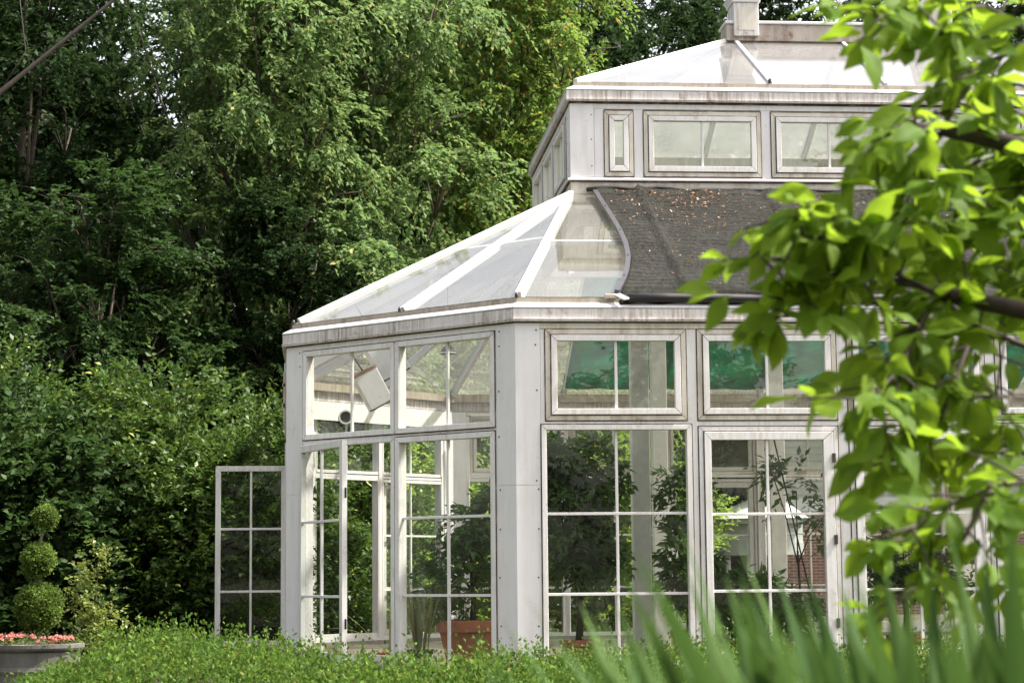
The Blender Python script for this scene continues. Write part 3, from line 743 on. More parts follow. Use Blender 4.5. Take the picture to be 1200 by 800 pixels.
potted_tree('potted_lemon', (p.x, p.y, FZ), 'thin open lemon tree with few large leaves behind the glass door', 'potted tree', .17, .24,
            [((.0, 0, 1.75), (.3, .3, .26)), ((-.25, 0, 1.95), (.12, .2, .12)), ((.25, 0, 1.45), (.15, .2, .15))], 9, None, .12, .9, .014, mat_='citrus', nleaf=7, slen=.26)
p = at(845, 700, 21.2)
potted_tree('potted_shrub', (p.x, p.y, FZ), 'low spreading shrub in a clay pot behind the left half of the glass door', 'potted plant', .2, .25,
            [((0, 0, .52), (.3, .3, .22)), ((.15, 0, .80), (.2, .2, .15)), ((-.14, 0, 1.0), (.08, .2, .15))], 20, None, .14, .2, .02, mat_='citrus')
p = at(912, 740, 20.8)
potted_tree('potted_shrub', (p.x, p.y, FZ), 'bushy dark plant in a clay pot behind the right half of the glass door', 'potted plant', .18, .22,
            [((0, 0, .48), (.3, .25, .25)), ((.2, 0, .55), (.2, .25, .25)), ((-.1, 0, .7), (.2, .2, .2))], 40, None, .10, .1, .02, mat_='citrus')
p = at(1060, 700, 21.6)
potted_tree('potted_fig', (p.x, p.y, FZ), 'leafy green tree behind the third front window', 'potted tree', .2, .28,
            [((0, 0, 1.2), (.4, .3, .4)), ((.35, 0, .9), (.35, .3, .3)), ((-.3, 0, .9), (.3, .3, .3))], 40, None, .12, .4, .03, mat_='citrus')

def blades(n, base_r, ln, wd, spread, curve, seg=7, twist=.3):
    """sword leaves with a shallow V section; returns V,Q (strips)"""
    Vs, Qs = [], []; b = 0
    for k in range(n):
        a = rng.uniform(0, 2*math.pi); l_ = ln*rng.uniform(.78, 1.03); sp = spread*rng.uniform(.2, 1); w_ = wd*rng.uniform(.7, 1.15)
        d = np.array([math.cos(a), math.sin(a), 0]); base = d*base_r*rng.uniform(0, 1); sd_ = np.array([-d[1], d[0], 0])
        tw = rng.uniform(-twist, twist)*3; sd_ = sd_*math.cos(tw)+d*math.sin(tw)
        cv = curve*rng.uniform(.2, 1.3)
        for i in range(seg+1):
            t = i/seg; an = sp+cv*t*t
            ctr = base+d*(math.sin(sp)*t*l_+cv*t**2.3*l_*.55)+np.array([0, 0, 1])*(math.cos(sp)*t*l_-cv*cv*t**3*l_*.35)
            ww = w_*(.75+.5*t)*(1-t**3.2)+.0015
            nn_ = np.cross(sd_, np.array([d[0]*math.sin(an), d[1]*math.sin(an), math.cos(an)]))
            Vs += [ctr-sd_*ww/2+nn_*ww*.16, ctr, ctr+sd_*ww/2+nn_*ww*.16]
        for i in range(seg):
            o_ = b+i*3; Qs += [[o_, o_+1, o_+4, o_+3], [o_+1, o_+2, o_+5, o_+4]]
        b += (seg+1)*3
    return np.array(Vs), np.array(Qs)
def blade_plant(name, loc, label, cat, n, base_r, ln, wd, spread, curve, mat_, potr=0, poth=0, potm='terra', group=None, **kw):
    r_ = empty(name, loc, label, cat, group)
    if potr: pot(r_, potr, poth, potm)
    V, Q = blades(n, base_r, ln, wd, spread, curve, **kw); V[:, 2] += poth*.85
    np_mesh('leaves', V, Q, L[mat_], r_, True, smooth=True); return r_
p = at(492, 740, 20.6); blade_plant('snake_plant', (p.x, p.y, FZ), 'snake plant with yellow edged upright leaves beside the big terracotta pot', 'potted plant', 16, .08, .66, .05, .28, .1, 'snake', .13, .2, 'dark')
p = at(457, 760, 20.6); blade_plant('spider_plant', (p.x, p.y, FZ), 'straggly plant with long straw coloured leaves in a red pot in the doorway', 'potted plant', 9, .04, .62, .022, .7, .9, 'straw', .12, .17, 'red')
p = at(884, 740, 21.6); blade_plant('aloe_plant', (p.x, p.y, FZ), 'tall dark upright succulent leaves behind the middle of the glass door', 'potted plant', 9, .08, .85, .09, .45, .1, 'citrus', .16, .24, 'terra')
p = at(540, 735, 21.0); 
p = at(1010, 740, 21.2); blade_plant('aloe_plant', (p.x, p.y, FZ), 'spreading dark succulent in a clay pot beside the third window mullion', 'potted plant', 14, .06, .6, .06, .8, .4, 'citrus', .15, .22, 'terra')
# bamboo cane
mb = MB(); a, b = at(903, 498, 21.4), at(952, 705, 21.4); mb.tube([a, (a+b)/2, b, (b.x+.02, b.y, FZ)], [.008, .008, .009, .009], 6)
tag(mb.build('bamboo_cane', M['twig'], smooth=True), 'thin dark cane leaning behind the right half of the glass door', 'cane')

# ================================================================== OUTSIDE: boxwood hedge
def hedge_z(x, y):
    return .30+.035*math.sin(x*1.9+.7)*math.cos(y*1.3)+.03*math.sin(x*4.3+y*2)+.02*math.sin(x*9.1)*math.sin(y*7.7)
HX0, HX1, HY0, HY1 = -3.42, 8.6, -7.9, -3.9
def hedge():
    n = 10000
    x = rng.uniform(HX0, HX1, n); y = rng.uniform(HY0, HY1, n)
    left = HX0+.02*(HY1-y)+.10*np.sin(y*4)
    keep = x > left; x, y = x[keep], y[keep]; n = len(x)
    z = np.array([hedge_z(a, b) for a, b in zip(x, y)])
    z = z-.01-.155*np.clip((x+2.7)/1.2, 0, 1)+.03*np.clip((x-.4)/1, 0, 1)+.045*np.sin(x*23+2*np.sin(y*9))*np.sin(y*19+2*np.sin(x*7))
    edge = np.minimum(np.minimum(x-left[keep], HX1-x), np.minimum(y-HY0, HY1-y)); z = z-.25*np.exp(-edge/.10)+.035*rng.normal(size=n)
    hgt = rng.gamma(3, .018, n)+.03
    C_ = np.stack([x, y, z-.06], 1); Dr = unit(np.stack([.22*rng.normal(size=n), .22*rng.normal(size=n), np.ones(n)], 1))
    a1 = sprays(C_, Dr, hgt+.05, 11, .034, .020, -.35, .3, .3)
    # sides
    m_ = 6000; yb = rng.uniform(HY0, HY1, m_); zb = rng.uniform(-.15, .22, m_)
    C2 = np.stack([HX0+.02*(HY1-yb)+.10*np.sin(yb*4)+.05*rng.normal(size=m_), yb, zb], 1)
    a2 = sprays(C2, unit(np.array([-.8, -.3, .6])+.4*rng.normal(size=(m_, 3))), .08, 8, .024, .013, 0, .45, .5)
    C3 = np.stack([rng.uniform(HX0+.6, HX1, 5000), HY0+.05*rng.normal(size=5000), rng.uniform(-.15, .2, 5000)], 1)
    a3 = sprays(C3, unit(np.array([0, -.8, .6])+.4*rng.normal(size=(5000, 3))), .08, 8, .024, .013, 0, .45, .5)
    V, Q = merge([a1, a2, a3])
    o = np_mesh('boxwood_hedge', V, Q, L['box'])
    tag(o, 'low bright green boxwood hedge running along the front of the greenhouse', 'hedge')
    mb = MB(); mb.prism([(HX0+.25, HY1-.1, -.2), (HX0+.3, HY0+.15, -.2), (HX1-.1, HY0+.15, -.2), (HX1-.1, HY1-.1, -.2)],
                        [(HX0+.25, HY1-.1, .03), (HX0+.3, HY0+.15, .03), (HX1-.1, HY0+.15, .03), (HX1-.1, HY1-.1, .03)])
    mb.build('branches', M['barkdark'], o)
hedge()
# a second row of boxwood on the far side, seen through the open doors
def box_ball(loc, rad, label, n=1500, group=None):
    r_ = empty('boxwood_bush', loc, label, 'bush', group)
    d = rdir(n); d[:, 2] = abs(d[:, 2])*1.0-.2; d = unit(d)
    pts = d*rad*rng.uniform(.86, 1.0, (n, 1)); V, Q = sprays(pts+[0, 0, rad*.5], unit(d+np.array([0, 0, .5])), .09, 9, .03, .017, 0, .5, .5)
    np_mesh('foliage', V, Q, L['box'], r_, True)
    mb = MB(); mb.lathe((0, 0, 0), [(.03, 0), (.04, rad*.5), (.02, rad*.9)], 8); o = mb.build('stem', M['barkdark']); o.parent = r_
p = at(427, 740, 31); box_ball((p.x, p.y, -.2), .62, 'round boxwood bush glimpsed through the open glass door')

# topiary in the round planter
tp = at(40, 756, 15.2); TZ = -.2
pr = empty('planter', (tp.x, tp.y, TZ+.05), 'wide grey weathered metal planter with a moulded rim at the end of the hedge', 'planter')
mb = MB(); rr = .355
mb.lathe((0, 0, 0), [(rr*.86, 0), (rr*.88, .05), (rr*.90, .30), (rr*.93, .33), (rr*.91, .36), (rr*.92, .46), (rr*.98, .475), (rr*1.0, .49), (rr*1.0, .515), (rr*.93, .52), (rr*.91, .50), (rr*.90, .46)], 56)
o = mb.build('bowl', M['zinc'], bev=0); o.parent = pr
mb = MB(); mb.lathe((0, 0, .44), [(rr*.9, 0), (rr*.88, .02)], 30); o = mb.build('soil', M['soil']); o.parent = pr
tr = empty('topiary_tree', (tp.x+.02, tp.y, TZ+.51), 'clipped three ball topiary growing from the round grey planter', 'topiary')
mpx = 15.2/2400
balls = [(.01, (756-708)*mpx, .15), (0, (756-655)*mpx, .098), (.045, (756-607)*mpx, .060)]
zoff = .012
arr = []
for cx, cz, r_ in balls:
    n = int(3000*r_*r_/.03)+200; d = rdir(n); pts = d*r_*rng.uniform(.7, .98, (n, 1))*(1+.06*np.sin(d[:, :1]*7)*np.sin(d[:, 2:]*6))
    n = len(pts); arr.append(sprays(pts+[cx, 0, cz+zoff], unit(d+.5*rng.normal(size=d.shape)+[0, 0, .2]), .025, 6, .022, .014, 0, .35, .6))
V, Q = merge(arr); np_mesh('foliage', V, Q, L['topiary'], tr, True)
trunk_mesh([([(0, 0, -.02), (.015, .01, .35), (-.01, 0, .6), (.04, 0, 1.0)], [.016, .014, .012, .008])], 'trunk', M['bark'], tr)
# flowers round the topiary
def tuft(name, label, cat, cs, n, hgt, leafm, ln, wd, petals=None):
    base = Vector((tp.x, tp.y, TZ+.51)); r_ = empty(name, base, label, cat)
    C_ = np.concatenate([np.array(c)+rng.normal(size=(n, 3))*[s_, s_, 0] for c, s_ in cs]); m_ = len(C_)
    C_[:, 2] = 0
    rr_ = np.hypot(C_[:, 0], C_[:, 1]); C_[:, :2] *= np.minimum(1, .3/np.maximum(rr_, 1e-3))[:, None]
    Dr = unit(np.stack([C_[:, 0]*1.2+.25*rng.normal(size=m_), C_[:, 1]*1.2+.25*rng.normal(size=m_), np.ones(m_)], 1))
    V, Q = sprays(C_, Dr, hgt*rng.uniform(.5, 1, m_), 10, ln, wd, .1, .3, .5); np_mesh('foliage', V, Q, L[leafm], r_, True)
    if petals:
        idx = rng.integers(0, m_, petals); P_ = C_[idx]+Dr[idx]*hgt*.9+rng.normal(size=(petals, 3))*.012
        D5 = rdir(16); D5[:, 2] = abs(D5[:, 2])*.6
        V, Q = leaf_quads(D5*.004, D5, np.array([0, 0, 1.])+.6*rng.normal(size=D5.shape), .024, .019); f0 = np_mesh('flower', V, Q, L['flower'], r_, True)
        for k in range(petals):
            f = f0 if k == 0 else f0.copy()
            if k: COL.objects.link(f)
            f.parent = r_; f.location = tuple(P_[k]); f.rotation_euler = (rng.uniform(-.5, .5), rng.uniform(-.5, .5), rng.uniform(0, 6))
    return r_
tuft('flowering_plant', 'coral pink flowers filling the left side of the round planter', 'flowers', [((-.2, -.1, 0), .07), ((-.08, -.2, 0), .07)], 90, .12, 'topiary', .018, .010, 24)
tuft('flowering_plant', 'coral pink flowers spilling at the right rim of the round planter', 'flowers', [((.24, -.1, 0), .05), ((.15, -.22, 0), .05)], 60, .10, 'topiary', .018, .010, 18)
tuft('herb_plant', 'pale feathery herb rising in the middle of the round planter', 'plant', [((.02, -.15, 0), .07)], 120, .17, 'thyme', .016, .004)

# ================================================================== TREES
def make_tree(name, H, crown, leafm, ln, nspr, nleaf, slen, droop, seed, barkm='bark', trunk_r=.17, shell=.45, ratio=.55):
    """crown: list of (x,y,z,rx,ry,rz)"""
    root = bpy.data.objects.new(name, None); COL.objects.link(root)
    tubes = []; top = max(c[2] for c in crown)
    tp_ = [(0, 0, -.3), (.12, .05, H*.25), (-.08, .1, H*.5), (.1, 0, H*.75), (0, 0, H*.95)]
    tubes.append((tp_, [trunk_r*1.25, trunk_r, trunk_r*.75, trunk_r*.4, .03]))
    arr = []; vol = [c[3]*c[4]*c[5] for c in crown]; sv_ = sum(v**.67 for v in vol)
    for c, v in zip(crown, vol):
        z0 = max(.8, c[2]*.72-1.0); s_ = Vector((0, 0, z0)); e = Vector(c[:3]); md = s_.lerp(e, .55)+Vector((0, 0, -.3))
        tubes.append(([s_, md, e], [trunk_r*.34, trunk_r*.2, .015]))
        for k in range(4):
            d = Vector(rdir(1)[0]); d.z = abs(d.z)*.6
            tubes.append(([e.lerp(md, .3), e+Vector((d.x*c[3]*.45, d.y*c[4]*.45, d.z*c[5]*.5)), e+Vector((d.x*c[3]*.85, d.y*c[4]*.85, d.z*c[5]*.8))], [.022, .015, .006]))
        n = max(12, int(nspr*v**.67/sv_))
        # clumps inside the lobe, twigs inside a clump
        nc = max(5, n//20); cp, cdv = lobe_points(c[:3], c[3:], nc, shell)
        idx = rng.integers(0, nc, n); pts = cp[idx]+rng.normal(size=(n, 3))*np.array([.33, .33, .17])*(max(c[3:])/1.7)**.5
        dr = unit(cdv[idx]*.8+.55*rng.normal(size=(n, 3))+np.array([0, 0, .05]))
        arr.append(sprays(pts, dr, slen*rng.uniform(.6, 1.2, n), nleaf, ln, ln*ratio, droop))
    trunk_mesh(tubes, 'trunk', M[barkm], root, n=7)
    V, Q = merge(arr); np_mesh('crown', V, Q, L[leafm], root, True)
    return root
def copy_tree(o, leafm=None, loc=None, rz=0, s_=1, label=None, name=None):
    r_ = o.copy(); COL.objects.link(r_)
    for ch in o.children:
        c = ch.copy(); COL.objects.link(c); c.parent = r_
        if leafm and ch.name.startswith('crown'):
            c.material_slots[0].link = 'OBJECT'; c.material_slots[0].material = L[leafm]
    r_.location = loc; r_.rotation_euler.z = rz; r_.scale = (s_,)*3 if isinstance(s_, (int, float)) else s_
    if label: r_['label'] = label
    return r_
def crown_rand(n, R_, z0, z1, rs=(1.1, 1.9), flat=.75):
    out = []
    for k in range(n):
        t = (k+.5)/n; z = z0+(z1-z0)*t; rr_ = R_*math.sin(math.pi*min(1, .28+t*.72))**.7; a = k*2.4+random.uniform(-.3, .3); q = rr_*random.uniform(.35, 1)
        r_ = random.uniform(*rs); out.append((q*math.cos(a), q*math.sin(a), z, r_, r_, r_*flat))
    return out
GT = 'trees closing off the garden behind the greenhouse'
def place(o, px, D, rz, s_, label):
    p_ = at(px, 600, D); o.location = (p_.x, p_.y, -.2); o.rotation_euler.z = rz; o.scale = (s_,)*3 if isinstance(s_, (int, float)) else s_
    return tag(o, label, 'tree', GT)
K_A = make_tree('broadleaf_tree', 13, crown_rand(22, 3.1, 1.6, 13.2), 'mid', .15, 4200, 14, .5, .35, 1, ratio=.6)
K_B = make_tree('drooping_tree', 14, crown_rand(24, 2.3, 3.4, 14.0, (.9, 1.5), .95), 'pale', .135, 4300, 15, .55, .75, 2, 'bark', .10)
K_C = make_tree('dense_tree', 14.5, crown_rand(26, 3.6, .8, 14.6, (1.4, 2.2), .6), 'dark', .17, 4600, 14, .6, .3, 3, 'barkdark', .15, ratio=.6)
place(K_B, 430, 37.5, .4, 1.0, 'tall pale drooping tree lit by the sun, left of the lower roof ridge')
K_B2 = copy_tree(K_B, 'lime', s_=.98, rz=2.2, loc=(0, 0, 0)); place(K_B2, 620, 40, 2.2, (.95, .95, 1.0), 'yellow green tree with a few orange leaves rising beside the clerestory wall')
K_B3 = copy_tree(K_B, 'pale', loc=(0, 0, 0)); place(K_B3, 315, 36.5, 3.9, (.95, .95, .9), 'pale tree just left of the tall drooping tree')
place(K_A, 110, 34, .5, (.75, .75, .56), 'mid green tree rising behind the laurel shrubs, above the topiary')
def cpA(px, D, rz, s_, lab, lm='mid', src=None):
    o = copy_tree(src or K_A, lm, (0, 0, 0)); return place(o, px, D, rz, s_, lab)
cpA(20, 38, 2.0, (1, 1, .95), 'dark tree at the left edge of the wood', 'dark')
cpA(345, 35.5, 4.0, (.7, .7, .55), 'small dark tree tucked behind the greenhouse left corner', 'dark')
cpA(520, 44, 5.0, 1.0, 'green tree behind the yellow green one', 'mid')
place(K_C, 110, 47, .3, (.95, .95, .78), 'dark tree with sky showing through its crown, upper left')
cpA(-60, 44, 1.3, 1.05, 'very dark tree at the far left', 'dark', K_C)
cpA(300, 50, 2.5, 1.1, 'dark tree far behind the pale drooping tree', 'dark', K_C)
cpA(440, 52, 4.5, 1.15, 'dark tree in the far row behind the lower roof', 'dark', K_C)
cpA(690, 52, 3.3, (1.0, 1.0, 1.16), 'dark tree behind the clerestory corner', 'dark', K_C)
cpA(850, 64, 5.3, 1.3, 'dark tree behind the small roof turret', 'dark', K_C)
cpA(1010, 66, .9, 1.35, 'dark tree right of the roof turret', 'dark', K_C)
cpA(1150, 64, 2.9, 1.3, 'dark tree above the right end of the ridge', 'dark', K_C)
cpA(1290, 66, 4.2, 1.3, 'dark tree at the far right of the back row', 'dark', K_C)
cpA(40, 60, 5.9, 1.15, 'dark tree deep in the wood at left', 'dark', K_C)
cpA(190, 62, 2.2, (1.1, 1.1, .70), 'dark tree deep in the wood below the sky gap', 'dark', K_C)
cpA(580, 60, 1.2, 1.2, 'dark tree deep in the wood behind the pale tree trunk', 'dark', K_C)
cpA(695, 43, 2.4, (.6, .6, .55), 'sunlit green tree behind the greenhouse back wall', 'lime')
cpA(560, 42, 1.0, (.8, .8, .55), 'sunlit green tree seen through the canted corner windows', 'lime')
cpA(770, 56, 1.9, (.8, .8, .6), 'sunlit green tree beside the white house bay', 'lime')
K_D = make_tree('sparse_tree', 15, [(random.uniform(-3, 3), random.uniform(-2, 2), random.uniform(8.5, 14.5), 1.2, 1.2, .8) for _ in range(15)], 'dark', .15, 1300, 13, .55, .4, 5, 'barkdark', .12)
place(K_D, 120, 45, .2, 1, 'sparse high crowned tree, its leaves speckled against white sky, upper left')
cpA(235, 43, 2.6, (.9, .9, .97), 'sparse high crowned tree just right of the sky gaps', 'mid', K_D)
lt = empty('leaning_tree', (at(-260, 600, 31).x, at(-260, 600, 31).y, -.2), 'pale bare trunk leaning right across the upper left corner', 'tree', GT)
b0 = Vector(lt.location); P_ = [at(-260, 600, 31), at(-170, 330, 31), at(0, 108, 31), at(60, 60, 31), at(140, -5, 31), at(220, -90, 31)]
trunk_mesh([([p-b0 if k else Vector((0, 0, -.1)) for k, p in enumerate(P_)], [.12, .08, .04, .033, .027, .02]), ([P_[2]-b0, at(30, 60, 31)-b0, at(20, -30, 31)-b0], [.012, .009, .006])], 'trunk', M['barkdark'], lt)
# tree belt behind the viewpoint, mirrored in the panes
for k, (x, y, s_) in enumerate(((-22, -46, 1.0), (-14, -44, 1.1), (-6, -47, 1.0), (2, -45, 1.1), (10, -46, 1.05), (18, -44, 1.1), (27, -42, 1.1), (-30, -40, 1.1), (-27, -20, 1.0), (-26, -8, 1.0), (-24, 3, 1.0), (-17, 12, .9))):
    o = copy_tree(K_C if k % 2 else K_A, 'mid', (x, y, -.2), k*1.7, s_)
    tag(o, 'tree across the lawn mirrored in the greenhouse panes', 'tree', 'trees across the lawn')

# ---- laurel shrubs on the left
def shrub(name, px, D, lobes, leafm, ln, nspr, label, cat='shrub', ratio=.5, nleaf=10, slen=.3, upb=.8):
    p_ = at(px, 640, D); r_ = empty(name, (p_.x, p_.y, -.2), label, cat)
    tubes = []; arr = []
    vol = [l[3]*l[4]*l[5] for l in lobes]; sv_ = sum(v**.67 for v in vol)
    for l, v in zip(lobes, vol):
        tubes.append(([(0, 0, 0), (l[0]*.5, l[1]*.5, l[2]*.6), l[:3]], [.06*min(1, l[5]), .04*min(1, l[5]), .012*min(1, l[5])]))
        n = int(nspr*v**.67/sv_); pts, d = lobe_points(l[:3], l[3:], n, .7)
        k = pts[:, 2] > .05; pts, d = pts[k], d[k]; n = len(pts)
        pts *= 1+.10*np.sin(pts[:, :1]*6+px)*np.sin(pts[:, 2:]*7+px*.3)
        pts += .09*rng.normal(size=pts.shape)
        dr = unit(d+.35*rng.normal(size=d.shape)+[0, 0, .35]); arr.append(sprays(pts, dr, slen*rng.uniform(.6, 1.2, n), nleaf, ln, ln*ratio, .1, upb))
    trunk_mesh(tubes, 'stem', M['barkdark'], r_)
    V, Q = merge(arr); np_mesh('foliage', V, Q, L[leafm], r_, True); return r_
shrub('laurel_shrub', 245, 26.5, [(0, 0, 1.4, 1.0, .9, 1.1), (.35, .1, 2.0, .75, .7, .7), (-.5, .1, 2.2, .7, .7, .7), (.55, -.1, .9, .7, .7, .8), (-.7, -.1, .9, .7, .7, .8)], 'shrub', .10, 2900,
      'glossy laurel shrub with sunlit top beside the open outer door')
shrub('laurel_shrub', 150, 27.5, [(0, 0, 1.9, 1.1, .9, 1.1), (.3, 0, 3.0, .9, .8, .55), (-.3, .2, 2.7, .8, .8, .6), (0, -.1, .8, 1.0, .8, .8)], 'shrub', .105, 2900,
      'tall laurel shrub with bright fresh top growth, left of the open outer door')
shrub('leafy_shrub', 30, 26, [(0, 0, 1.6, .9, .8, 1.0), (-.2, 0, 2.5, .7, .7, .6), (.5, .1, 1.9, .6, .6, .7), (-.5, -.1, .8, .8, .7, .8), (.4, 0, .7, .8, .7, .7)], 'mid', .12, 2200,
      'broad leaved shrub with hanging vine leaves behind the topiary', ratio=.7)
shrub('laurel_shrub', -60, 27.5, [(0, 0, 1.9, 1.0, .9, 1.2), (.4, .1, 3.2, .9, .8, .6), (.5, 0, 1.0, .9, .8, .9)], 'shrub', .105, 2200, 'laurel shrub at the left edge of the garden')
shrub('laurel_shrub', 330, 30.5, [(0, 0, 1.6, 1.1, .9, 1.2), (-.2, .1, 2.7, .8, .8, .7), (.6, .1, 1.0, .9, .8, .9)], 'shrub', .10, 2300, 'laurel shrub behind the greenhouse left corner post')
shrub('golden_shrub', 108, 19.5, [(.02, 0, .45, .10, .1, .25), (-.08, 0, .80, .13, .12, .06), (.12, 0, .68, .10, .1, .07), (.06, 0, 1.12, .05, .05, .16), (-.04, 0, 1.0, .08, .05, .05), (.16, 0, .42, .08, .1, .07)], 'gold', .045, 300,
      'small straggly golden green shrub right of the topiary', ratio=.6, nleaf=8, slen=.09)
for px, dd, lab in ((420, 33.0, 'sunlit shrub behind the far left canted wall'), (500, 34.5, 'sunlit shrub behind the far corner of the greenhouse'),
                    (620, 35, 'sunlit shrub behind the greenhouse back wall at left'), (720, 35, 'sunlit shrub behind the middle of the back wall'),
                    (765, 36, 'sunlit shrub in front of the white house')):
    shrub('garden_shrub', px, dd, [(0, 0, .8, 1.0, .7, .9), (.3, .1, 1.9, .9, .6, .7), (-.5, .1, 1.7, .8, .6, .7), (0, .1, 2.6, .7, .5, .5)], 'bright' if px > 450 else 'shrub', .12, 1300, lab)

# ================================================================== white and brick house behind
HS = empty('house', (15, 34, -.2), 'white sided house with brick lower walls seen through the greenhouse glass', 'house')
def siding():
    m = NM('white_siding'); sep = m.n('ShaderNodeSeparateXYZ'); m.l(m.tc.outputs['Object'], sep.inputs[0])
    fz = m.math('FRACT', m.math('MULTIPLY', sep.outputs[2], 6.2)); bm_ = m.n('ShaderNodeBump', i_Strength=1.0, i_Distance=.05); m.l(fz, bm_.inputs['Height'])
    p = m.n('ShaderNodeBsdfPrincipled'); p.inputs['Base Color'].default_value = (.46, .46, .44, 1); p.inputs['Roughness'].default_value = .6; m.l(bm_.outputs[0], p.inputs['Normal'])
    return m.done(p.outputs[0])
M['siding'] = siding()
mb = MB(); mb.box(9.3, 24, 30, 38, -.2, 2.3); mb.build('brick_wall', M['brick'], HS)
mb = MB(); mb.box(9.24, 24.06, 29.94, 38.06, 2.3, 2.62); mb.build('trim_band', M['trim'], HS)
mb = MB()
mb.box(9.28, 24, 29.98, 38, 2.62, 5.4)
mb.build('siding_wall', M['siding'], HS)
mb = MB(); 
for k in range(16): z = 2.7+k*.165; mb.box(9.26, 24.0, 29.955, 29.975, z, z+.15)
mb.build('clapboard', M['siding'], HS)
mb = MB(); mb.prism([(8.9, 29.5, 5.4), (24.4, 29.5, 5.4), (24.4, 38.5, 5.4), (8.9, 38.5, 5.4)], [(9.2, 33.9, 7.4), (24.1, 33.9, 7.4), (24.1, 34.1, 7.4), (9.2, 34.1, 7.4)]); mb.build('roof', M['dark'], HS)
for x in (10.9, 13.4, 16):
    mb = MB(); mb.box(x-.5, x+.5, 29.92, 29.99, .6, 2.1); o = mb.build('window', M['trim'], HS)
    mb = MB(); mb.box(x-.42, x-.02, 29.9, 29.93, .68, 2.02); mb.box(x+.02, x+.42, 29.9, 29.93, .68, 2.02); mb.build('pane', M['dark'], o)
# rounded bay at the left end
bc = Vector((9.0, 30.4)); mb1, mb2, mb3, mb4 = MB(), MB(), MB(), MB(); nn_ = 12
def arc(r_, a): return (bc.x+r_*math.cos(a), bc.y-r_*.9*math.sin(a))
for k in range(nn_):
    a0, a1 = math.pi-k*math.pi/nn_*.62, math.pi-(k+1)*math.pi/nn_*.62
    def ring_(mb, ro, ri, z0, z1):
        p_ = [arc(ro, a0), arc(ro, a1), arc(ri, a1), arc(ri, a0)]; mb.prism([(x, y, z0) for x, y in p_], [(x, y, z1) for x, y in p_])
    ring_(mb1, 1.45, 1.2, 1.25, 1.55); ring_(mb1, 1.42, 1.2, 1.55, 2.0); ring_(mb1, 1.62, 1.2, 2.0, 2.12); ring_(mb2, 1.36, 1.2, -.2, .45)
    if k % 3 == 0: 
        x, y = arc(1.33, a0); mb3.tube([(x, y, .45), (x, y, 1.25)], [.07, .06], 10)
p_ = [arc(1.7, math.pi-k*math.pi/nn_*.62) for k in range(nn_+1)]+[(bc.x, bc.y)]
mb4.prism([(x, y, 2.12) for x, y in p_], [(bc.x+(x-bc.x)*.3, bc.y+(y-bc.y)*.3, 2.62) for x, y in p_])
mb1.build('bay_frieze', M['trim'], HS); mb2.build('bay_base', M['siding'], HS); mb3.build('bay_column', M['trim'], HS); mb4.build('bay_roof', M['siding'], HS)
mb = MB(); mb.box(8.2, 9.25, 30.35, 30.4, -.2, 2.1); mb.build('bay_glazing', M['dark'], HS)

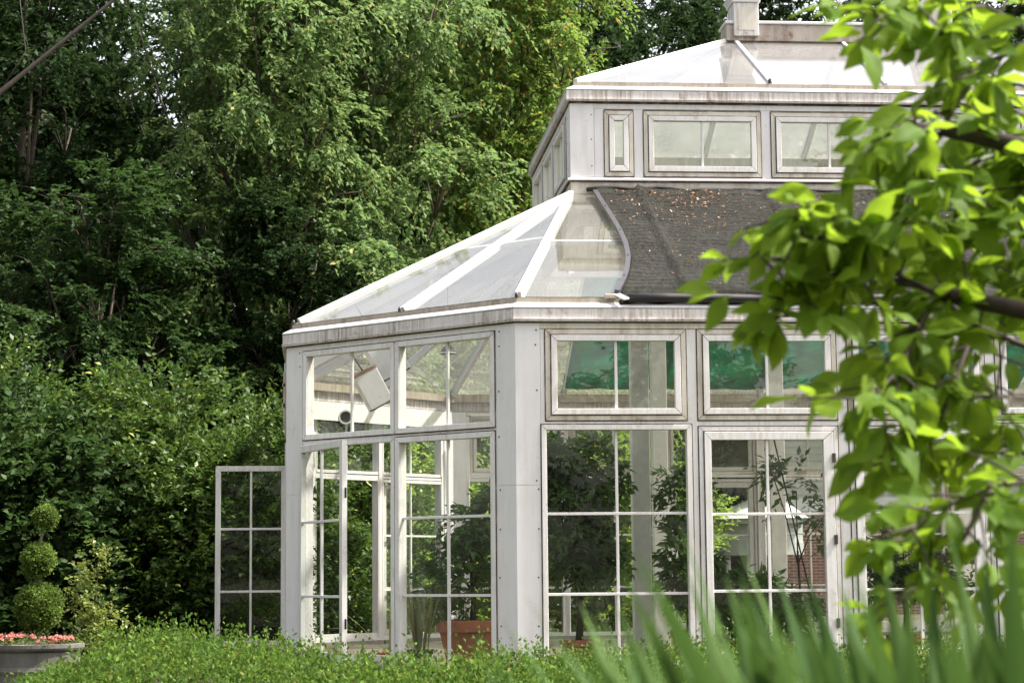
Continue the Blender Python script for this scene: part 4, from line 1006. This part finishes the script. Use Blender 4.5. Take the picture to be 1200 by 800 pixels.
# ================================================================== FOREGROUND: overhanging branch
def fg_tree():
    root = empty('young_magnolia_tree', (at(1560, 400, 5.0).x, at(1560, 400, 5.0).y, -.2), 'blurred bright green leafy tree branches hanging in from the right', 'tree')
    D0 = 4.9
    BR = [
     ([(1480, 330), (1300, 425), (1200, 405), (1145, 382), (1095, 342), (1040, 322), (985, 300), (930, 292), (880, 306)], 5.0, 4.7, .020),
     ([(1040, 322), (1035, 290), (1000, 262), (935, 255), (888, 258)], 4.75, 4.5, .008),
     ([(1000, 262), (950, 285), (900, 275)], 4.6, 4.5, .006),
     ([(930, 352), (890, 372), (862, 362)], 4.65, 4.6, .006),
     ([(985, 300), (965, 330), (925, 352), (875, 352)], 4.7, 4.6, .007),
     ([(1095, 342), (1070, 385), (1045, 430), (1010, 462), (985, 470)], 4.8, 4.5, .009),
     ([(1145, 382), (1120, 440), (1100, 500), (1060, 535), (1005, 545)], 4.9, 4.7, .009),
     ([(1480, 150), (1320, 60), (1215, 48), (1160, 72), (1130, 108), (1105, 150), (1080, 195), (1055, 235)], 5.0, 4.6, .018),
     ([(1160, 72), (1120, 45), (1075, 35), (1030, 20), (995, 18)], 4.85, 4.6, .010),
     ([(1105, 150), (1065, 145), (1035, 155)], 4.7, 4.5, .007),
     ([(1215, 48), (1180, 20), (1140, 0), (1100, -25)], 5.0, 4.9, .009),
     ([(1480, 330), (1350, 300), (1260, 235), (1200, 170), (1160, 185), (1120, 200)], 5.3, 5.0, .014),
     ([(1350, 300), (1250, 290), (1190, 268), (1130, 268), (1075, 280)], 5.2, 4.9, .010),
     ([(1480, 400), (1350, 520), (1240, 560), (1160, 570), (1090, 600), (1045, 632)], 4.7, 4.4, .014),
     ([(1160, 570), (1130, 630), (1085, 680), (1050, 700)], 4.5, 4.4, .008),
     ([(1350, 520), (1260, 480), (1190, 465), (1130, 462), (1085, 440)], 5.0, 4.8, .010),
     ([(1240, 560), (1210, 620), (1180, 680)], 4.6, 4.5, .008),
     ([(1260, 235), (1230, 330), (1180, 360)], 5.2, 5.1, .008),
     ([(1350, 300), (1270, 330), (1200, 345), (1140, 310), (1090, 300)], 5.1, 5.3, .008),
     ([(1240, 560), (1200, 530), (1150, 500), (1120, 540)], 4.8, 5.0, .007),
     ([(1260, 235), (1220, 180), (1190, 240), (1150, 260)], 5.2, 5.0, .007),
     ([(1320, 60), (1240, 110), (1190, 100), (1170, 130)], 5.0, 5.1, .007),
     ([(1240, 110), (1210, 210), (1180, 240)], 5.0, 5.3, .007),
    ]
    tubes = []; Lf = []
    def px_mid(pts, i): return (pts[i][0]+pts[i+1][0])/2
    base = Vector(root.location)
    for pts, d0, d1, rad in BR:
        pts = [(x+max(0, 1100-x)*.19, y) for x, y in pts]; n = len(pts); P3 = [at(px, py, d0+(d1-d0)*i/(n-1)) for i, (px, py) in enumerate(pts)]
        tubes.append(([p-base for p in P3], [max(.003, max(.5, 1-rad*25)*rad*(1-.85*i/(n-1))) for i in range(n)]))
        for i in range(n-1):
            if pts[i][0] > 1290: continue
            seg = (P3[i+1]-P3[i]).length; k = max(1, int(seg/(.0175 if px_mid(pts, i) < 1130 and pts[i][1] < 480 else .024)))
            for j in range(k):
                if i < 2 and len(pts) > 6 and random.random() < .1: continue
                p = P3[i].lerp(P3[i+1], (j+random.random())/k)
                # short side twig carrying a few leaves
                dv = Vector(rdir(1)[0]); dv.z = dv.z*.5+.05; dv = (dv+(P3[i+1]-P3[i]).normalized()*.6).normalized()
                tl = random.uniform(.03, .17); e = p+dv*tl
                tubes.append(([p-base, p.lerp(e, .5)+Vector((0, 0, .006))-base, e-base], [.0035, .0028, .002]))
                ph = random.uniform(0, 6.28); az = Vector((-dv.y, dv.x, 0)).normalized()
                for _ in range(random.choice((3, 4, 4, 5))):
                    q = p.lerp(e, random.uniform(.6, 1)); ph += random.uniform(1.1, 1.9)
                    ld = (dv*.55+az*math.cos(ph)*.9+Vector((0, 0, 1))*(math.sin(ph)*.35-.28)+Vector(rdir(1)[0])*.35).normalized(); Lf.append((q, ld))
    # trunk outside the picture on the right
    t0 = at(1560, 400, 5.0)
    a = base.copy(); tubes.append(([Vector((0, 0, -.05)), Vector((.02, .03, .7)), Vector((-.03, 0, 1.4)), Vector((.02, .05, 2.4)), Vector((0, 0, 3.4))], [.07, .06, .05, .035, .012]))
    for j in (0, 5, 9, 11): pj = at(*BR[j][0][0], BR[j][1])-base; tubes.append(([Vector((-.02, 0, max(.6, pj.z-.25))), pj*.5+Vector((-.02, 0, max(.6, pj.z-.2)))*.5, pj], [.026, .024, .02]))
    mb = MB()
    for pts, rads in tubes: mb.tube(pts, rads, 7)
    o = mb.build('branch', M['twig'], smooth=True, recalc=False); o.parent = root
    # broad obovate leaves
    NS = 7; Vs, Qs = [], []; b = 0
    for q, ld in Lf:
        ln = random.uniform(.05, .118); wd = ln*random.uniform(.46, .60)
        nr = (Vector((0, -.25, .85))+Vector(rdir(1)[0])*.75).normalized(); sd_ = ld.cross(nr)
        if sd_.length < .1: continue
        sd_.normalize(); nr = sd_.cross(ld); curl = random.uniform(.05, .5); cup = random.uniform(.05, .25); wav = random.uniform(0, 6)
        q = q-base
        for i in range(NS+1):
            t = i/NS; c_ = q+ld*(.012+ln*t)-nr*(curl*ln*t*t)
            w_ = wd*.5*max(0.02, (math.sin(math.pi*min(1, t**1.15*.98+.02))**(.8 if t < .55 else 1.25)))*(1 if t < 1 else 0.03)
            for u_ in (-1, -.5, 0, .5, 1):
                Vs.append(tuple(c_+sd_*(w_*u_)+nr*(cup*w_*abs(u_)*1.5+.13*w_*math.sin(t*9+wav+u_*3))))
        for i in range(NS):
            for j in range(4): o_ = b+i*5+j; Qs.append([o_, o_+1, o_+6, o_+5])
        b += (NS+1)*5
    np_mesh('foliage', np.array(Vs), np.array(Qs), L['fore'], root, True, smooth=True)
fg_tree()

# ---- sword leaved plants in front
for (px, D, n, ln, sp, label) in (
    (1010, 2.9, 70, 1.02, .55, 'blurred sword leaved clump at the bottom, right of the middle'),
    (1085, 2.6, 70, 1.04, .34, 'blurred tall sword leaved clump under the hanging branches'),
    (1185, 2.5, 76, 1.08, .34, 'blurred sword leaved clump in the bottom right corner'),
    (955, 3.1, 70, 1.0, .8, 'blurred sword leaved clump leaning left in front of the hedge'),
    (870, 3.5, 44, .96, .85, 'blurred low sword leaved clump, leftmost of the foreground clumps'),
    (1300, 2.8, 60, 1.06, .5, 'blurred sword leaved clump at the far right')):
    p = at(px, 700, D); blade_plant('iris_plant', (p.x, p.y, -.2), label, 'plant', int(n*1.75), .14, ln, .056, sp, .33, 'blade', group='sword leaved plants in the foreground', seg=10)
